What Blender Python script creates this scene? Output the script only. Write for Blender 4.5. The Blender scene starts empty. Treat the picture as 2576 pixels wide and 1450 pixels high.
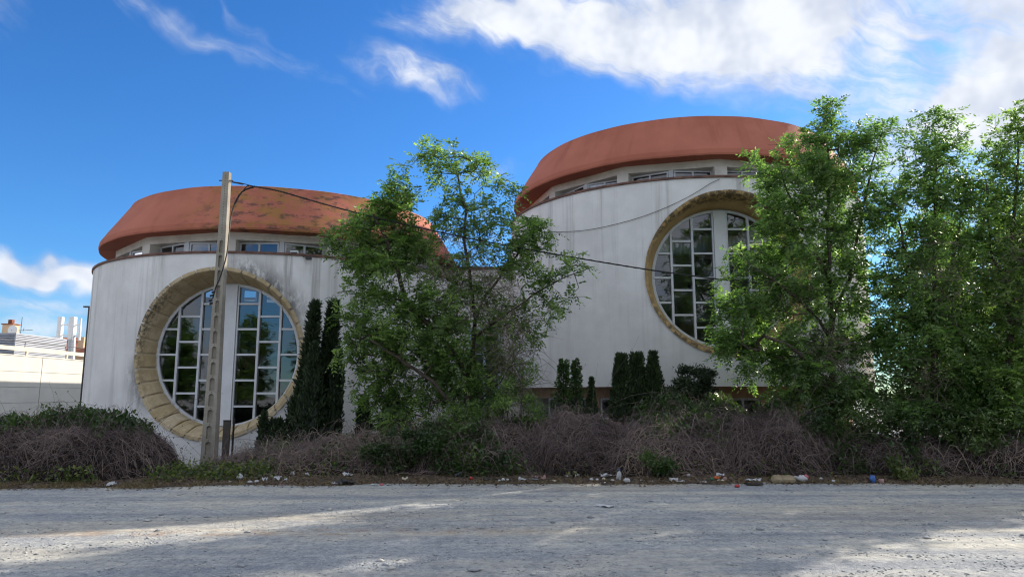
import bpy, math, random
import numpy as np
from mathutils import Vector, noise as mnoise

rng = np.random.default_rng(7)
random.seed(7)
sc = bpy.context.scene
C = sc.collection
R_ = math.radians

# ------------------------------------------------------------------ camera
PITCH = R_(8.6); FPX = 1771.0; CAMZ = 1.6
cam = bpy.data.cameras.new('camera'); cam.sensor_width = 36.0
cam.lens = FPX / 2575.0 * 36.0; cam.clip_end = 3000.0
camo = bpy.data.objects.new('camera', cam); C.objects.link(camo)
camo.location = (0, 0, CAMZ); camo.rotation_euler = (math.pi / 2 + PITCH, 0, 0)
sc.camera = camo

# ------------------------------------------------------------------ light
SUN_AZ, SUN_EL = 50.0, 27.0          # azimuth from +Y towards +X
SKY_STRENGTH, SUN_STRENGTH, EXPOSURE = 0.10, 3.2, 1.27
sd = Vector((math.sin(R_(SUN_AZ)) * math.cos(R_(SUN_EL)), math.cos(R_(SUN_AZ)) * math.cos(R_(SUN_EL)), math.sin(R_(SUN_EL))))
sl = bpy.data.lights.new('sun', 'SUN'); sl.energy = SUN_STRENGTH; sl.angle = R_(0.6); sl.color = (1.0, 0.90, 0.76)
so = bpy.data.objects.new('sun', sl); C.objects.link(so)
so.rotation_euler = sd.to_track_quat('Z', 'Y').to_euler(); so.location = (30, 20, 30)

sc.view_settings.view_transform = 'Standard'; sc.view_settings.look = 'None'
sc.view_settings.gamma = 1.0; sc.view_settings.use_curve_mapping = False
sc.view_settings.exposure = EXPOSURE
sc.render.engine = 'CYCLES'
sc.cycles.use_denoising = True
sc.cycles.filter_width = 1.15
sc.cycles.max_bounces = 8; sc.cycles.transparent_max_bounces = 16
sc.cycles.diffuse_bounces = 3; sc.cycles.use_adaptive_sampling = True; sc.cycles.adaptive_threshold = 0.02; sc.cycles.caustics_reflective = False; sc.cycles.caustics_refractive = False


def ray(x, y):
    """direction of a photo point (2575 x 1450 grid) in the world"""
    u = 725.0 - y; v = x - 1287.5
    zc = FPX * math.sin(PITCH) + u * math.cos(PITCH); fw = FPX * math.cos(PITCH) - u * math.sin(PITCH)
    return v, fw, zc


def at(x, y, Y):
    v, fw, zc = ray(x, y)
    return np.array((v / fw * Y, Y, CAMZ + zc / fw * Y))


# ------------------------------------------------------------------ node helper
class G:
    def __init__(s, nt): s.nt = nt; s.N = nt.nodes; s.L = nt.links
    def put(s, sock, v):
        if isinstance(v, bpy.types.NodeSocket): s.L.new(v, sock)
        elif v is not None:
            try: sock.default_value = v
            except Exception:
                sock.default_value = (*v, 1.0) if len(v) == 3 else v[:3]
    def n(s, t, **kw):
        nd = s.N.new(t)
        for k, v in kw.items(): setattr(nd, k, v)
        return nd
    def m(s, op, a, b=None, c=None, clamp=False):
        nd = s.n('ShaderNodeMath', operation=op); nd.use_clamp = clamp
        for i, v in enumerate((a, b, c)):
            if v is not None: s.put(nd.inputs[i], v)
        return nd.outputs[0]
    def vm(s, op, a, b=None):
        nd = s.n('ShaderNodeVectorMath', operation=op); s.put(nd.inputs[0], a)
        if b is not None: s.put(nd.inputs[1], b)
        return nd.outputs[0]
    def sep(s, v):
        nd = s.n('ShaderNodeSeparateXYZ'); s.put(nd.inputs[0], v); return nd.outputs
    def comb(s, x, y, z):
        nd = s.n('ShaderNodeCombineXYZ')
        for i, v in enumerate((x, y, z)): s.put(nd.inputs[i], v)
        return nd.outputs[0]
    def noise(s, vec, scale, detail=4, rough=0.55, dist=0.0):
        nd = s.n('ShaderNodeTexNoise'); s.put(nd.inputs['Vector'], vec); nd.inputs['Scale'].default_value = scale
        nd.inputs['Detail'].default_value = detail; nd.inputs['Roughness'].default_value = rough
        nd.inputs['Distortion'].default_value = dist
        return nd.outputs[0]
    def noisec(s, vec, scale, detail=3):
        nd = s.n('ShaderNodeTexNoise'); s.put(nd.inputs['Vector'], vec); nd.inputs['Scale'].default_value = scale
        nd.inputs['Detail'].default_value = detail
        return nd.outputs['Color']
    def vor(s, vec, scale, feat='F1'):
        nd = s.n('ShaderNodeTexVoronoi', feature=feat); s.put(nd.inputs['Vector'], vec); nd.inputs['Scale'].default_value = scale
        return nd
    def ss(s, x, a, b, lo=0.0, hi=1.0):
        nd = s.n('ShaderNodeMapRange', interpolation_type='SMOOTHSTEP'); s.put(nd.inputs[0], x)
        for i, v in enumerate((a, b, lo, hi)): s.put(nd.inputs[i + 1], v)
        return nd.outputs[0]
    def lin(s, x, a, b, lo=0.0, hi=1.0):
        nd = s.n('ShaderNodeMapRange'); s.put(nd.inputs[0], x)
        for i, v in enumerate((a, b, lo, hi)): s.put(nd.inputs[i + 1], v)
        return nd.outputs[0]
    def mix(s, f, a, b, blend='MIX'):
        nd = s.n('ShaderNodeMix', data_type='RGBA', blend_type=blend); s.put(nd.inputs[0], f)
        s.put(nd.inputs[6], a); s.put(nd.inputs[7], b); return nd.outputs[2]
    def ramp(s, f, stops):
        nd = s.n('ShaderNodeValToRGB'); s.put(nd.inputs[0], f); e = nd.color_ramp.elements
        while len(e) < len(stops): e.new(0.5)
        for el, (p, c) in zip(e, stops):
            el.position = p; el.color = (*c, 1.0) if len(c) == 3 else c
        return nd.outputs[0]
    def attr(s, name):
        nd = s.n('ShaderNodeAttribute'); nd.attribute_name = name; return nd.outputs['Fac']
    def coord(s, k='Object'):
        return s.n('ShaderNodeTexCoord').outputs[k]
    def bump(s, h, strength=0.3, dist=0.02, nrm=None):
        nd = s.n('ShaderNodeBump'); s.put(nd.inputs['Height'], h); nd.inputs['Strength'].default_value = strength
        nd.inputs['Distance'].default_value = dist
        if nrm is not None: s.L.new(nrm, nd.inputs['Normal'])
        return nd.outputs[0]


MATS = {}
def mat(name, fn):
    if name in MATS: return MATS[name]
    m = bpy.data.materials.new(name); m.use_nodes = True; nt = m.node_tree
    b = nt.nodes['Principled BSDF']; out = nt.nodes['Material Output']
    g = G(nt); fn(g, b, out); MATS[name] = m
    return m


def simple(name, col, rough=0.6, metal=0.0, var=0.15, scale=6.0, bump=0.0, spec=0.4):
    def f(g, b, out):
        n = g.noise(g.coord(), scale, 5, 0.6)
        c2 = tuple(max(0, x * (1 - var * 2)) for x in col)
        c1 = tuple(min(1, x * (1 + var * 0.6)) for x in col)
        g.put(b.inputs['Base Color'], g.mix(g.ss(n, 0.3, 0.7), c2, c1))
        b.inputs['Roughness'].default_value = rough; b.inputs['Metallic'].default_value = metal
        b.inputs['Specular IOR Level'].default_value = spec
        if bump: g.put(b.inputs['Normal'], g.bump(g.noise(g.coord(), scale * 8, 4), bump, 0.02))
    return mat(name, f)


# ------------------------------------------------------------------ world: blue sky with clouds
w = bpy.data.worlds.new('World'); sc.world = w; w.use_nodes = True
g = G(w.node_tree); bg = g.N['Background']
sky = g.n('ShaderNodeTexSky', sky_type='NISHITA'); sky.sun_disc = False
sky.sun_elevation = R_(SUN_EL); sky.sun_rotation = R_(SUN_AZ)
sky.air_density = 1.0; sky.dust_density = 0.3; sky.ozone_density = 2.0
dirv = g.coord('Generated')
X, Y, Z = g.sep(dirv)
az = g.m('ARCTAN2', X, Y)
el = g.m('ARCSINE', Z)
warp = g.sep(g.noisec(dirv, 5.0, 3))
warp2 = g.sep(g.noisec(dirv, 22.0, 2))
wa = g.m('ADD', g.m('ADD', az, g.m('MULTIPLY', g.m('SUBTRACT', warp[0], 0.5), 0.22)), g.m('MULTIPLY', g.m('SUBTRACT', warp2[0], 0.5), 0.05))
we = g.m('ADD', g.m('ADD', el, g.m('MULTIPLY', g.m('SUBTRACT', warp[1], 0.5), 0.13)), g.m('MULTIPLY', g.m('SUBTRACT', warp2[1], 0.5), 0.04))
# wispy structure: streaks that run down to the right
ca, sa_ = math.cos(R_(-24)), math.sin(R_(-24))
su = g.m('ADD', g.m('MULTIPLY', wa, ca), g.m('MULTIPLY', we, sa_))
sv = g.m('SUBTRACT', g.m('MULTIPLY', we, ca), g.m('MULTIPLY', wa, sa_))
fib = g.noise(g.comb(g.m('MULTIPLY', su, 5.0), g.m('MULTIPLY', sv, 26.0), 0.0), 1.0, 5, 0.62)
puff = g.noise(dirv, 9.0, 6, 0.6)
fine = g.noise(dirv, 34.0, 3, 0.6)
blobs = [  # x, y, half width, half height (photo grid), tilt deg (down to the right +), weight
    (1250, 70, 330, 45, 0, 0.55), (1560, 90, 330, 80, 8, 0.74), (1900, 95, 370, 95, 5, 0.84), (1700, -90, 600, 110, 0, 0.7),
    (2130, 60, 150, 95, 0, 0.75),
    (2560, 120, 150, 190, 0, 0.85), (2420, 300, 420, 100, 0, 0.66), (2080, 235, 260, 55, 14, 0.38),
    (1075, 215, 165, 38, 17, 0.72), (940, 190, 160, 30, 22, 0.3), (500, 70, 420, 36, 14, 0.34), (640, 40, 200, 20, 35, 0.25),
    (100, 668, 200, 30, 10, 0.85), (-60, 640, 160, 34, 4, 0.6), (60, 745, 220, 20, 6, 0.55), (70, 815, 260, 34, 3, 0.62), (1190, 430, 140, 45, 10, 0.30),
    (1200, 610, 160, 70, 10, 0.35), (2300, 560, 330, 150, 0, 0.5),
]
tot = None
for bx_, by_, bw, bh, tilt, wt in blobs:
    v, fw, zc = ray(bx_, by_)
    a0 = math.atan2(v, fw); e0 = math.atan2(zc, math.hypot(v, fw))
    k = 1.0 / FPX * 0.9
    da = g.m('SUBTRACT', wa, a0); de = g.m('SUBTRACT', we, e0)
    t = R_(-tilt); ct, st = math.cos(t), math.sin(t)
    p = g.m('ADD', g.m('MULTIPLY', da, ct / (bw * k)), g.m('MULTIPLY', de, st / (bw * k)))
    q = g.m('SUBTRACT', g.m('MULTIPLY', de, ct / (bh * k)), g.m('MULTIPLY', da, st / (bh * k)))
    r2 = g.m('ADD', g.m('MULTIPLY', p, p), g.m('MULTIPLY', q, q))
    e_ = g.m('MULTIPLY', g.m('EXPONENT', g.m('MULTIPLY', r2, -0.8)), wt)
    tot = e_ if tot is None else g.m('ADD', tot, e_)
# out of frame, heavier broken cloud, its cover raised for more ambient light
front = g.m('MULTIPLY', g.ss(Y, 0.55, 0.80), g.ss(el, R_(44), R_(34)))
broad = g.ss(g.noise(dirv, 2.6, 3, 0.5), 0.22, 0.48)
tot = g.m('ADD', tot, g.m('MULTIPLY', g.m('MULTIPLY', broad, 0.95), g.m('SUBTRACT', 1.0, front)))
tex = g.m('ADD', g.m('ADD', g.m('MULTIPLY', g.m('SUBTRACT', fib, 0.5), 1.7), g.m('MULTIPLY', g.m('SUBTRACT', puff, 0.5), 1.0)), g.m('MULTIPLY', g.m('SUBTRACT', fine, 0.5), 0.45))
dens = g.m('ADD', tot, g.m('MULTIPLY', tex, g.m('MINIMUM', g.m('ADD', g.m('MULTIPLY', tot, 1.6), 0.05), 1.0)))
cover = g.ss(dens, 0.12, 1.10)
shade = g.m('ADD', g.m('MULTIPLY', g.ss(g.noise(dirv, 13.0, 3, 0.6), 0.32, 0.62), 0.65), g.m('MULTIPLY', g.ss(dens, 0.3, 1.1), 0.35))
hs = g.n('ShaderNodeHueSaturation'); g.put(hs.inputs['Color'], sky.outputs[0]); hs.inputs['Saturation'].default_value = 1.22
skyc = g.mix(1.0, hs.outputs[0], (0.305, 0.53, 0.765, 1.0), 'MULTIPLY')
cl = g.mix(shade, (2.15, 2.5, 3.2, 1.0), (3.95, 4.1, 4.4, 1.0))
col = g.mix(cover, skyc, cl)
g.put(bg.inputs['Color'], col); bg.inputs['Strength'].default_value = SKY_STRENGTH
w.cycles.sampling_method = 'MANUAL'; w.cycles.sample_map_resolution = 256


# ------------------------------------------------------------------ mesh helpers
def tag(o, label=None, cat=None, group=None, kind=None):
    if label: o['label'] = label
    if cat: o['category'] = cat
    if group: o['group'] = group
    if kind: o['kind'] = kind
    return o


def empty(name, loc=(0, 0, 0), parent=None):
    o = bpy.data.objects.new(name, None); C.objects.link(o); o.location = loc
    o.empty_display_size = 0.2
    if parent: o.parent = parent
    return o


def link(name, me, parent=None, loc=None):
    o = bpy.data.objects.new(name, me); C.objects.link(o)
    if parent: o.parent = parent
    if loc is not None: o.location = loc
    return o


def mesh(name, V, F, material, parent=None, smooth=False, loc=None, attrs=None):
    me = bpy.data.meshes.new(name)
    V = np.asarray(V, dtype=np.float32).reshape(-1, 3)
    if isinstance(F, np.ndarray):
        nf, k = F.shape
        me.vertices.add(len(V)); me.vertices.foreach_set('co', V.ravel())
        me.loops.add(nf * k); me.loops.foreach_set('vertex_index', F.astype(np.int32).ravel())
        me.polygons.add(nf); me.polygons.foreach_set('loop_start', np.arange(0, nf * k, k, dtype=np.int32))
        me.update(calc_edges=True)
    else:
        me.from_pydata(V.tolist(), [], [list(f) for f in F]); me.update()
    if smooth: me.polygons.foreach_set('use_smooth', np.ones(len(me.polygons), dtype=bool))
    if attrs:
        for k, a in attrs.items():
            at_ = me.attributes.new(k, 'FLOAT', 'POINT'); at_.data.foreach_set('value', np.asarray(a, dtype=np.float32))
    me.materials.append(material)
    return link(name, me, parent, loc)


BOXF = [(0, 3, 2, 1), (4, 5, 6, 7), (0, 1, 5, 4), (1, 2, 6, 5), (2, 3, 7, 6), (3, 0, 4, 7)]
class MB:
    """collects pieces of one part"""
    def __init__(s): s.V = []; s.F = []
    def add(s, V, F):
        b = len(s.V); s.V += [tuple(map(float, v)) for v in V]; s.F += [tuple(i + b for i in f) for f in F]; return s
    def box(s, x0, x1, y0, y1, z0, z1):
        return s.add([(x0, y0, z0), (x1, y0, z0), (x1, y1, z0), (x0, y1, z0), (x0, y0, z1), (x1, y0, z1), (x1, y1, z1), (x0, y1, z1)], BOXF)
    def hexa(s, P): return s.add(P, BOXF)
    def bar(s, a, b, r, k=6, r2=None):
        a = Vector(a); b = Vector(b); d = (b - a)
        if d.length < 1e-6: return s
        d.normalize(); u = d.orthogonal().normalized(); v = d.cross(u); r2 = r if r2 is None else r2
        V = []
        for c, rr in ((a, r), (b, r2)):
            for i in range(k):
                t = 2 * math.pi * i / k; V.append(c + u * (rr * math.cos(t)) + v * (rr * math.sin(t)))
        F = [(i, (i + 1) % k, k + (i + 1) % k, k + i) for i in range(k)] + [tuple(range(k))[::-1], tuple(range(k, 2 * k))]
        return s.add(V, F)
    def build(s, name, material, parent=None, smooth=False, loc=None):
        return mesh(name, s.V, s.F, material, parent, smooth, loc)


def tube(pts, r, k=6):
    pts = [Vector(p) for p in pts]; V = []; F = []; n = len(pts)
    rs = r if hasattr(r, '__len__') else [r] * n
    u = None
    for i, p in enumerate(pts):
        d = (pts[min(i + 1, n - 1)] - pts[max(i - 1, 0)]).normalized()
        if u is None: u = d.orthogonal().normalized()
        u = (u - d * u.dot(d)).normalized(); v = d.cross(u)
        for j in range(k):
            t = 2 * math.pi * j / k; V.append(p + u * (rs[i] * math.cos(t)) + v * (rs[i] * math.sin(t)))
    for i in range(n - 1):
        for j in range(k):
            a = i * k + j; b = i * k + (j + 1) % k; F.append((a, b, b + k, a + k))
    F.append(tuple(range(k))[::-1]); F.append(tuple(range((n - 1) * k, n * k)))
    return V, F


def revolve(prof, n, a0=0.0, a1=2 * math.pi):
    """profile [(r, z)] around the z axis; angle 0 faces -Y"""
    V = []; F = []; m = len(prof); closed = abs(a1 - a0 - 2 * math.pi) < 1e-6
    cols = n if closed else n + 1
    for i in range(cols):
        t = a0 + (a1 - a0) * i / n
        for r, z in prof: V.append((r * math.sin(t), -r * math.cos(t), z))
    for i in range(n):
        i2 = (i + 1) % cols
        for j in range(m - 1): F.append((i * m + j, i2 * m + j, i2 * m + j + 1, i * m + j + 1))
    return V, F


def norm(a): return a / np.maximum(np.linalg.norm(a, axis=-1, keepdims=True), 1e-9)


def blades(P, D, S, L, W, fold=0.0, wide=0.45):
    """leaf shaped quads: base, two flanks, tip"""
    P = np.asarray(P); n = len(P); L = np.broadcast_to(L, n)[:, None]; W = np.broadcast_to(W, n)[:, None]
    D = norm(D); S = norm(S - D * np.sum(S * D, 1, keepdims=True)); Nn = np.cross(D, S)
    V = np.empty((n, 4, 3))
    V[:, 0] = P; V[:, 2] = P + D * L
    V[:, 1] = P + D * L * wide + S * W * 0.5 + Nn * W * fold
    V[:, 3] = P + D * L * wide - S * W * 0.5 + Nn * W * fold
    F = np.arange(n * 4).reshape(n, 4)
    return V.reshape(-1, 3), F


def segs_mesh(P0, P1, r0, r1, k=4):
    P0 = np.asarray(P0); P1 = np.asarray(P1); n = len(P0)
    D = norm(P1 - P0); ref = np.where(np.abs(D[:, 2:3]) > 0.9, np.array([[1.0, 0, 0]]), np.array([[0, 0, 1.0]]))
    U = norm(np.cross(D, ref)); W = np.cross(D, U)
    t = 2 * np.pi * np.arange(k) / k
    ring = U[:, None] * np.cos(t)[None, :, None] + W[:, None] * np.sin(t)[None, :, None]
    V = np.concatenate([P0[:, None] + ring * np.reshape(r0, (-1, 1, 1)), P1[:, None] + ring * np.reshape(r1, (-1, 1, 1))], 1)
    i = np.arange(k); j = (i + 1) % k
    f = np.stack([i, j, j + k, i + k], 1)
    F = (f[None] + (np.arange(n) * 2 * k)[:, None, None]).reshape(-1, 4)
    return V.reshape(-1, 3), F


def rdir(n): return norm(rng.normal(size=(n, 3)))

# ------------------------------------------------------------------ materials
def wall_material(name, zc, ztop, mold, Rw=6.08):
    def f(g, b, out):
        co = g.coord(); x, y, z = g.sep(co)
        ang = g.m('ARCTAN2', x, g.m('MULTIPLY', y, -1.0))
        s = g.m('MULTIPLY', ang, Rw)
        uv = g.comb(s, z, 0.0)
        blot = g.noise(uv, 0.7, 5, 0.6)
        base = g.mix(g.ss(blot, 0.35, 0.7), (0.69, 0.685, 0.68), (0.82, 0.815, 0.81))
        # vertical run-off streaks that start under the coping and thin out downwards
        st = g.noise(g.comb(g.m('MULTIPLY', s, 2.6), g.m('MULTIPLY', z, 0.10), 3.0), 1.0, 6, 0.65, 0.15)
        st2 = g.noise(g.comb(g.m('MULTIPLY', s, 0.9), g.m('MULTIPLY', z, 0.05), 9.0), 1.0, 3, 0.5)
        ends = g.noise(g.comb(g.m('MULTIPLY', s, 1.7), 0.0, 5.0), 1.0, 3)
        reach = g.m('SUBTRACT', g.m('SUBTRACT', ztop, z), g.m('MULTIPLY', ends, 6.0))
        fade = g.ss(reach, -1.0, 2.2, 1.0, 0.28)
        streak = g.m('MULTIPLY', g.m('MULTIPLY', g.ss(st, 0.48, 0.70), g.ss(st2, 0.38, 0.58)), fade)
        base = g.mix(g.m('MULTIPLY', streak, 0.7), base, (0.27, 0.26, 0.24))
        rust = g.noise(g.comb(g.m('MULTIPLY', s, 1.9), g.m('MULTIPLY', z, 0.06), 21.0), 1.0, 4, 0.6)
        base = g.mix(g.m('MULTIPLY', g.ss(rust, 0.66, 0.80), 0.30), base, (0.42, 0.34, 0.26))
        # dark mould round the round opening
        dx = x; dz = g.m('SUBTRACT', z, zc)
        rr = g.m('SQRT', g.m('ADD', g.m('MULTIPLY', dx, dx), g.m('MULTIPLY', dz, dz)))
        an = g.m('ARCTAN2', dz, dx)
        d = g.m('SUBTRACT', rr, 2.235)
        mn = g.noise(g.comb(g.m('MULTIPLY', s, 2.0), g.m('MULTIPLY', z, 0.9), 4.0), 2.2, 8, 0.72)
        edge = g.m('MULTIPLY', g.ss(d, 0.16, 0.0), 0.75)
        if mold:
            sector = g.ss(g.m('ABSOLUTE', g.m('SUBTRACT', an, 0.92)), 0.75, 0.25)
            low = g.m('MULTIPLY', g.ss(g.m('ABSOLUTE', g.m('SUBTRACT', an, -2.75)), 0.45, 0.1), 0.8)
            sec = g.m('MAXIMUM', sector, low)
            halo = g.m('MULTIPLY', g.ss(d, 0.75, 0.0), sec)
            drip = g.m('MULTIPLY', g.m('MULTIPLY', g.ss(st, 0.50, 0.66), g.ss(g.m('ABSOLUTE', g.m('SUBTRACT', s, 2.05)), 0.5, 0.15)), g.ss(z, 1.6, 4.2))
            mo = g.m('MAXIMUM', g.m('MULTIPLY', halo, g.ss(mn, 0.32, 0.56)), g.m('MULTIPLY', drip, 0.8))
            mo = g.m('MAXIMUM', mo, g.m('MULTIPLY', edge, g.ss(mn, 0.45, 0.65)))
        else:
            mo = g.m('MULTIPLY', edge, g.ss(mn, 0.42, 0.62))
        base = g.mix(g.m('MULTIPLY', mo, 0.85), base, (0.055, 0.052, 0.048))
        g.put(b.inputs['Base Color'], base); b.inputs['Roughness'].default_value = 0.9
        b.inputs['Specular IOR Level'].default_value = 0.2
        rough1 = g.noise(g.comb(s, g.m('MULTIPLY', z, 2.6), 0.0), 28.0, 4, 0.6)
        g.put(b.inputs['Normal'], g.bump(rough1, 0.55, 0.012))
    return mat(name, f)


def roof_material(name, moss):
    def f(g, b, out):
        co = g.coord(); x, y, z = g.sep(co)
        ang = g.m('ARCTAN2', x, g.m('MULTIPLY', y, -1.0)); s = g.m('MULTIPLY', ang, 5.6)
        n1 = g.noise(g.comb(s, z, 0.0), 0.55, 6, 0.6)
        n2 = g.noise(g.comb(g.m('MULTIPLY', s, 2.4), g.m('MULTIPLY', z, 0.35), 2.0), 1.0, 5, 0.6)
        base = g.mix(g.ss(n1, 0.3, 0.7), (0.36, 0.118, 0.076), (0.46, 0.158, 0.103))
        base = g.mix(g.m('MULTIPLY', g.ss(n2, 0.52, 0.75), 0.35), base, (0.20, 0.055, 0.035))
        if moss:
            sec = g.ss(g.m('ABSOLUTE', g.m('SUBTRACT', ang, 0.36)), 0.72, 0.25)
            p = g.noise(g.comb(g.m('MULTIPLY', s, 0.8), g.m('MULTIPLY', z, 1.5), 6.0), 1.5, 7, 0.68)
            mo = g.m('MULTIPLY', g.ss(p, 0.45, 0.60), sec)
            base = g.mix(g.m('MULTIPLY', mo, 0.62), base, (0.27, 0.165, 0.03))
            p2 = g.noise(g.comb(g.m('MULTIPLY', s, 1.0), g.m('MULTIPLY', z, 2.2), 16.0), 2.3, 7, 0.72)
            base = g.mix(g.m('MULTIPLY', g.m('MULTIPLY', g.ss(p2, 0.50, 0.62), sec), 0.8), base, (0.085, 0.055, 0.045))
        g.put(b.inputs['Base Color'], base); b.inputs['Roughness'].default_value = 0.85
        b.inputs['Specular IOR Level'].default_value = 0.25
        g.put(b.inputs['Normal'], g.bump(g.noise(co, 45.0, 4, 0.6), 0.5, 0.012))
    return mat(name, f)


def f_stone(g, b, out):
    co = g.coord(); oi = g.n('ShaderNodeObjectInfo').outputs['Random']
    x, y, z = g.sep(co)
    n = g.noise(co, 3.0, 6, 0.65); n2 = g.noise(co, 11.0, 6, 0.7)
    base = g.mix(g.ss(n, 0.3, 0.7), (0.47, 0.37, 0.23), (0.62, 0.52, 0.36))
    base = g.mix(g.m('MULTIPLY', oi, 0.35), base, (0.40, 0.29, 0.10))
    # black lichen, mostly along the outer edge of the upper left stones
    ed = g.ss(y, -5.40, -5.75)
    side = g.m('MULTIPLY', g.ss(x, -1.0, -1.9), g.ss(z, 1.4, 3.2))
    k = g.m('MULTIPLY', g.m('MULTIPLY', g.ss(n2, 0.42, 0.58), ed), g.m('ADD', g.m('MULTIPLY', side, 0.65), 0.16))
    base = g.mix(k, base, (0.035, 0.032, 0.03))
    g.put(b.inputs['Base Color'], base); b.inputs['Roughness'].default_value = 0.9
    g.put(b.inputs['Normal'], g.bump(n2, 0.5, 0.02))
M_STONE = mat('sandstone', f_stone)
M_MORTAR = simple('mortar', (0.50, 0.41, 0.28), 0.95, var=0.12, scale=14, bump=0.3)


def f_ochre(g, b, out):
    co = g.coord(); x, y, z = g.sep(co)
    n = g.noise(co, 2.0, 6, 0.65); n2 = g.noise(co, 8.0, 7, 0.72)
    base = g.mix(g.ss(n, 0.3, 0.7), (0.42, 0.28, 0.11), (0.55, 0.39, 0.19))
    ed = g.ss(y, -5.55, -5.85)
    base = g.mix(g.m('MULTIPLY', g.ss(n2, 0.40, 0.56), g.m('MULTIPLY', ed, 0.85)), base, (0.06, 0.045, 0.03))
    g.put(b.inputs['Base Color'], base); b.inputs['Roughness'].default_value = 0.9
    g.put(b.inputs['Normal'], g.bump(n2, 0.4, 0.015))
M_OCHRE = mat('ochre_stone', f_ochre)

M_DRUM = simple('drum_render', (0.70, 0.67, 0.62), 0.9, var=0.08, scale=2.5, bump=0.3)
M_COPING = simple('coping', (0.17, 0.09, 0.07), 0.8, var=0.2, scale=5)
M_ALU = simple('white_aluminium', (0.66, 0.69, 0.74), 0.35, var=0.05, scale=3)
M_COLUMN = simple('white_column', (0.74, 0.76, 0.80), 0.6, var=0.04, scale=3)
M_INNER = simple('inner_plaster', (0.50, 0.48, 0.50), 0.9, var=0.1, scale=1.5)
M_INNER_SHADE = simple('shaded_plaster', (0.09, 0.088, 0.09), 0.9, var=0.1, scale=1.5)  # inner plaster with the lower building's interior darkness put into its colour
M_FLOOR = simple('inner_floor', (0.10, 0.095, 0.09), 0.6, var=0.2, scale=2)
M_CURTAIN = simple('curtain', (0.62, 0.56, 0.50), 0.9, var=0.1, scale=3)
def f_net(g, b, out):
    tl = g.n('ShaderNodeBsdfTranslucent'); tl.inputs[0].default_value = (.75, .70, .60, 1); b.inputs['Base Color'].default_value = (.6, .55, .48, 1)
    mx = g.n('ShaderNodeMixShader'); mx.inputs[0].default_value = .6; g.L.new(b.outputs[0], mx.inputs[1]); g.L.new(tl.outputs[0], mx.inputs[2]); g.L.new(mx.outputs[0], out.inputs['Surface'])
M_NET = mat('net_curtain', f_net)
M_PEACH = simple('peach_render', (0.52, 0.35, 0.24), 0.9, var=0.1, scale=2.5, bump=0.2)
M_BRICK = simple('red_brick', (0.30, 0.10, 0.06), 0.9, var=0.2, scale=9)
M_DARK = simple('dark_metal', (0.035, 0.033, 0.035), 0.55, var=0.2, scale=8)
M_CABLE = simple('black_cable', (0.012, 0.012, 0.013), 0.5, var=0.1, scale=8)


def f_glass(g, b, out):
    tr = g.n('ShaderNodeBsdfTransparent'); tr.inputs[0].default_value = (0.55, 0.60, 0.64, 1)
    gl = g.n('ShaderNodeBsdfGlossy'); gl.inputs['Roughness'].default_value = 0.012; gl.inputs['Color'].default_value = (0.92, 0.95, 1.0, 1)
    wav = g.bump(g.noise(g.coord(), 1.3, 2), 0.05, 0.05); g.L.new(wav, gl.inputs['Normal'])
    fr = g.n('ShaderNodeFresnel'); fr.inputs[0].default_value = 2.0
    mx = g.n('ShaderNodeMixShader'); g.L.new(fr.outputs[0], mx.inputs[0]); g.L.new(tr.outputs[0], mx.inputs[1]); g.L.new(gl.outputs[0], mx.inputs[2])
    g.L.new(mx.outputs[0], out.inputs['Surface'])
M_GLASS = mat('window_glass', f_glass)


def f_leafbase(dark, mid, light, trans, name, amount=0.46, gloss=0.38):
    def f(g, b, out):
        r = g.attr('rnd')
        c = g.ramp(r, [(0.0, dark), (0.5, mid), (0.9, light), (1.0, tuple(min(1, x * 1.35) for x in light))])
        g.put(b.inputs['Base Color'], c); b.inputs['Roughness'].default_value = gloss; b.inputs['Specular IOR Level'].default_value = 0.5
        tl = g.n('ShaderNodeBsdfTranslucent'); g.put(tl.inputs[0], g.mix(1.0, c, trans, 'MULTIPLY'))
        mx = g.n('ShaderNodeMixShader'); mx.inputs[0].default_value = amount
        g.L.new(b.outputs[0], mx.inputs[1]); g.L.new(tl.outputs[0], mx.inputs[2]); g.L.new(mx.outputs[0], out.inputs['Surface'])
    return mat(name, f)
M_LEAF = f_leafbase((0.040, 0.070, 0.016), (0.108, 0.180, 0.054), (0.225, 0.305, 0.105), (2.0, 2.35, 1.2), 'tree_leaf')
M_LEAF2 = f_leafbase((0.038, 0.070, 0.018), (0.094, 0.168, 0.056), (0.195, 0.280, 0.100), (2.0, 2.35, 1.2), 'deep_leaf')
M_BRLEAF = f_leafbase((0.018, 0.038, 0.012), (0.045, 0.085, 0.022), (0.10, 0.15, 0.04), (1.6, 1.9, 1.0), 'bramble_leaf', 0.25)
M_CYP = f_leafbase((0.010, 0.022, 0.010), (0.026, 0.050, 0.020), (0.065, 0.100, 0.038), (1.2, 1.4, 0.9), 'cypress_scale', 0.12, 0.6)
M_THUJA = f_leafbase((0.016, 0.034, 0.012), (0.036, 0.066, 0.022), (0.075, 0.11, 0.035), (1.2, 1.4, 0.9), 'thuja_scale', 0.15, 0.6)
M_JUN = f_leafbase((0.014, 0.042, 0.012), (0.055, 0.115, 0.030), (0.11, 0.18, 0.05), (1.3, 1.5, 0.9), 'juniper_scale', 0.15, 0.6)
M_LITTERLEAF = f_leafbase((0.030, 0.020, 0.012), (0.085, 0.055, 0.030), (0.20, 0.14, 0.075), (1, 1, 1), 'dead_leaf', 0.15, 0.8)
M_STRAW = f_leafbase((0.07, 0.05, 0.022), (0.17, 0.125, 0.055), (0.30, 0.24, 0.12), (1, 1, 1), 'dry_grass', 0.25, 0.7)
M_WEED = f_leafbase((0.03, 0.055, 0.016), (0.07, 0.105, 0.03), (0.16, 0.18, 0.06), (1.8, 2, 1.0), 'weed_leaf', 0.35)


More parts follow.
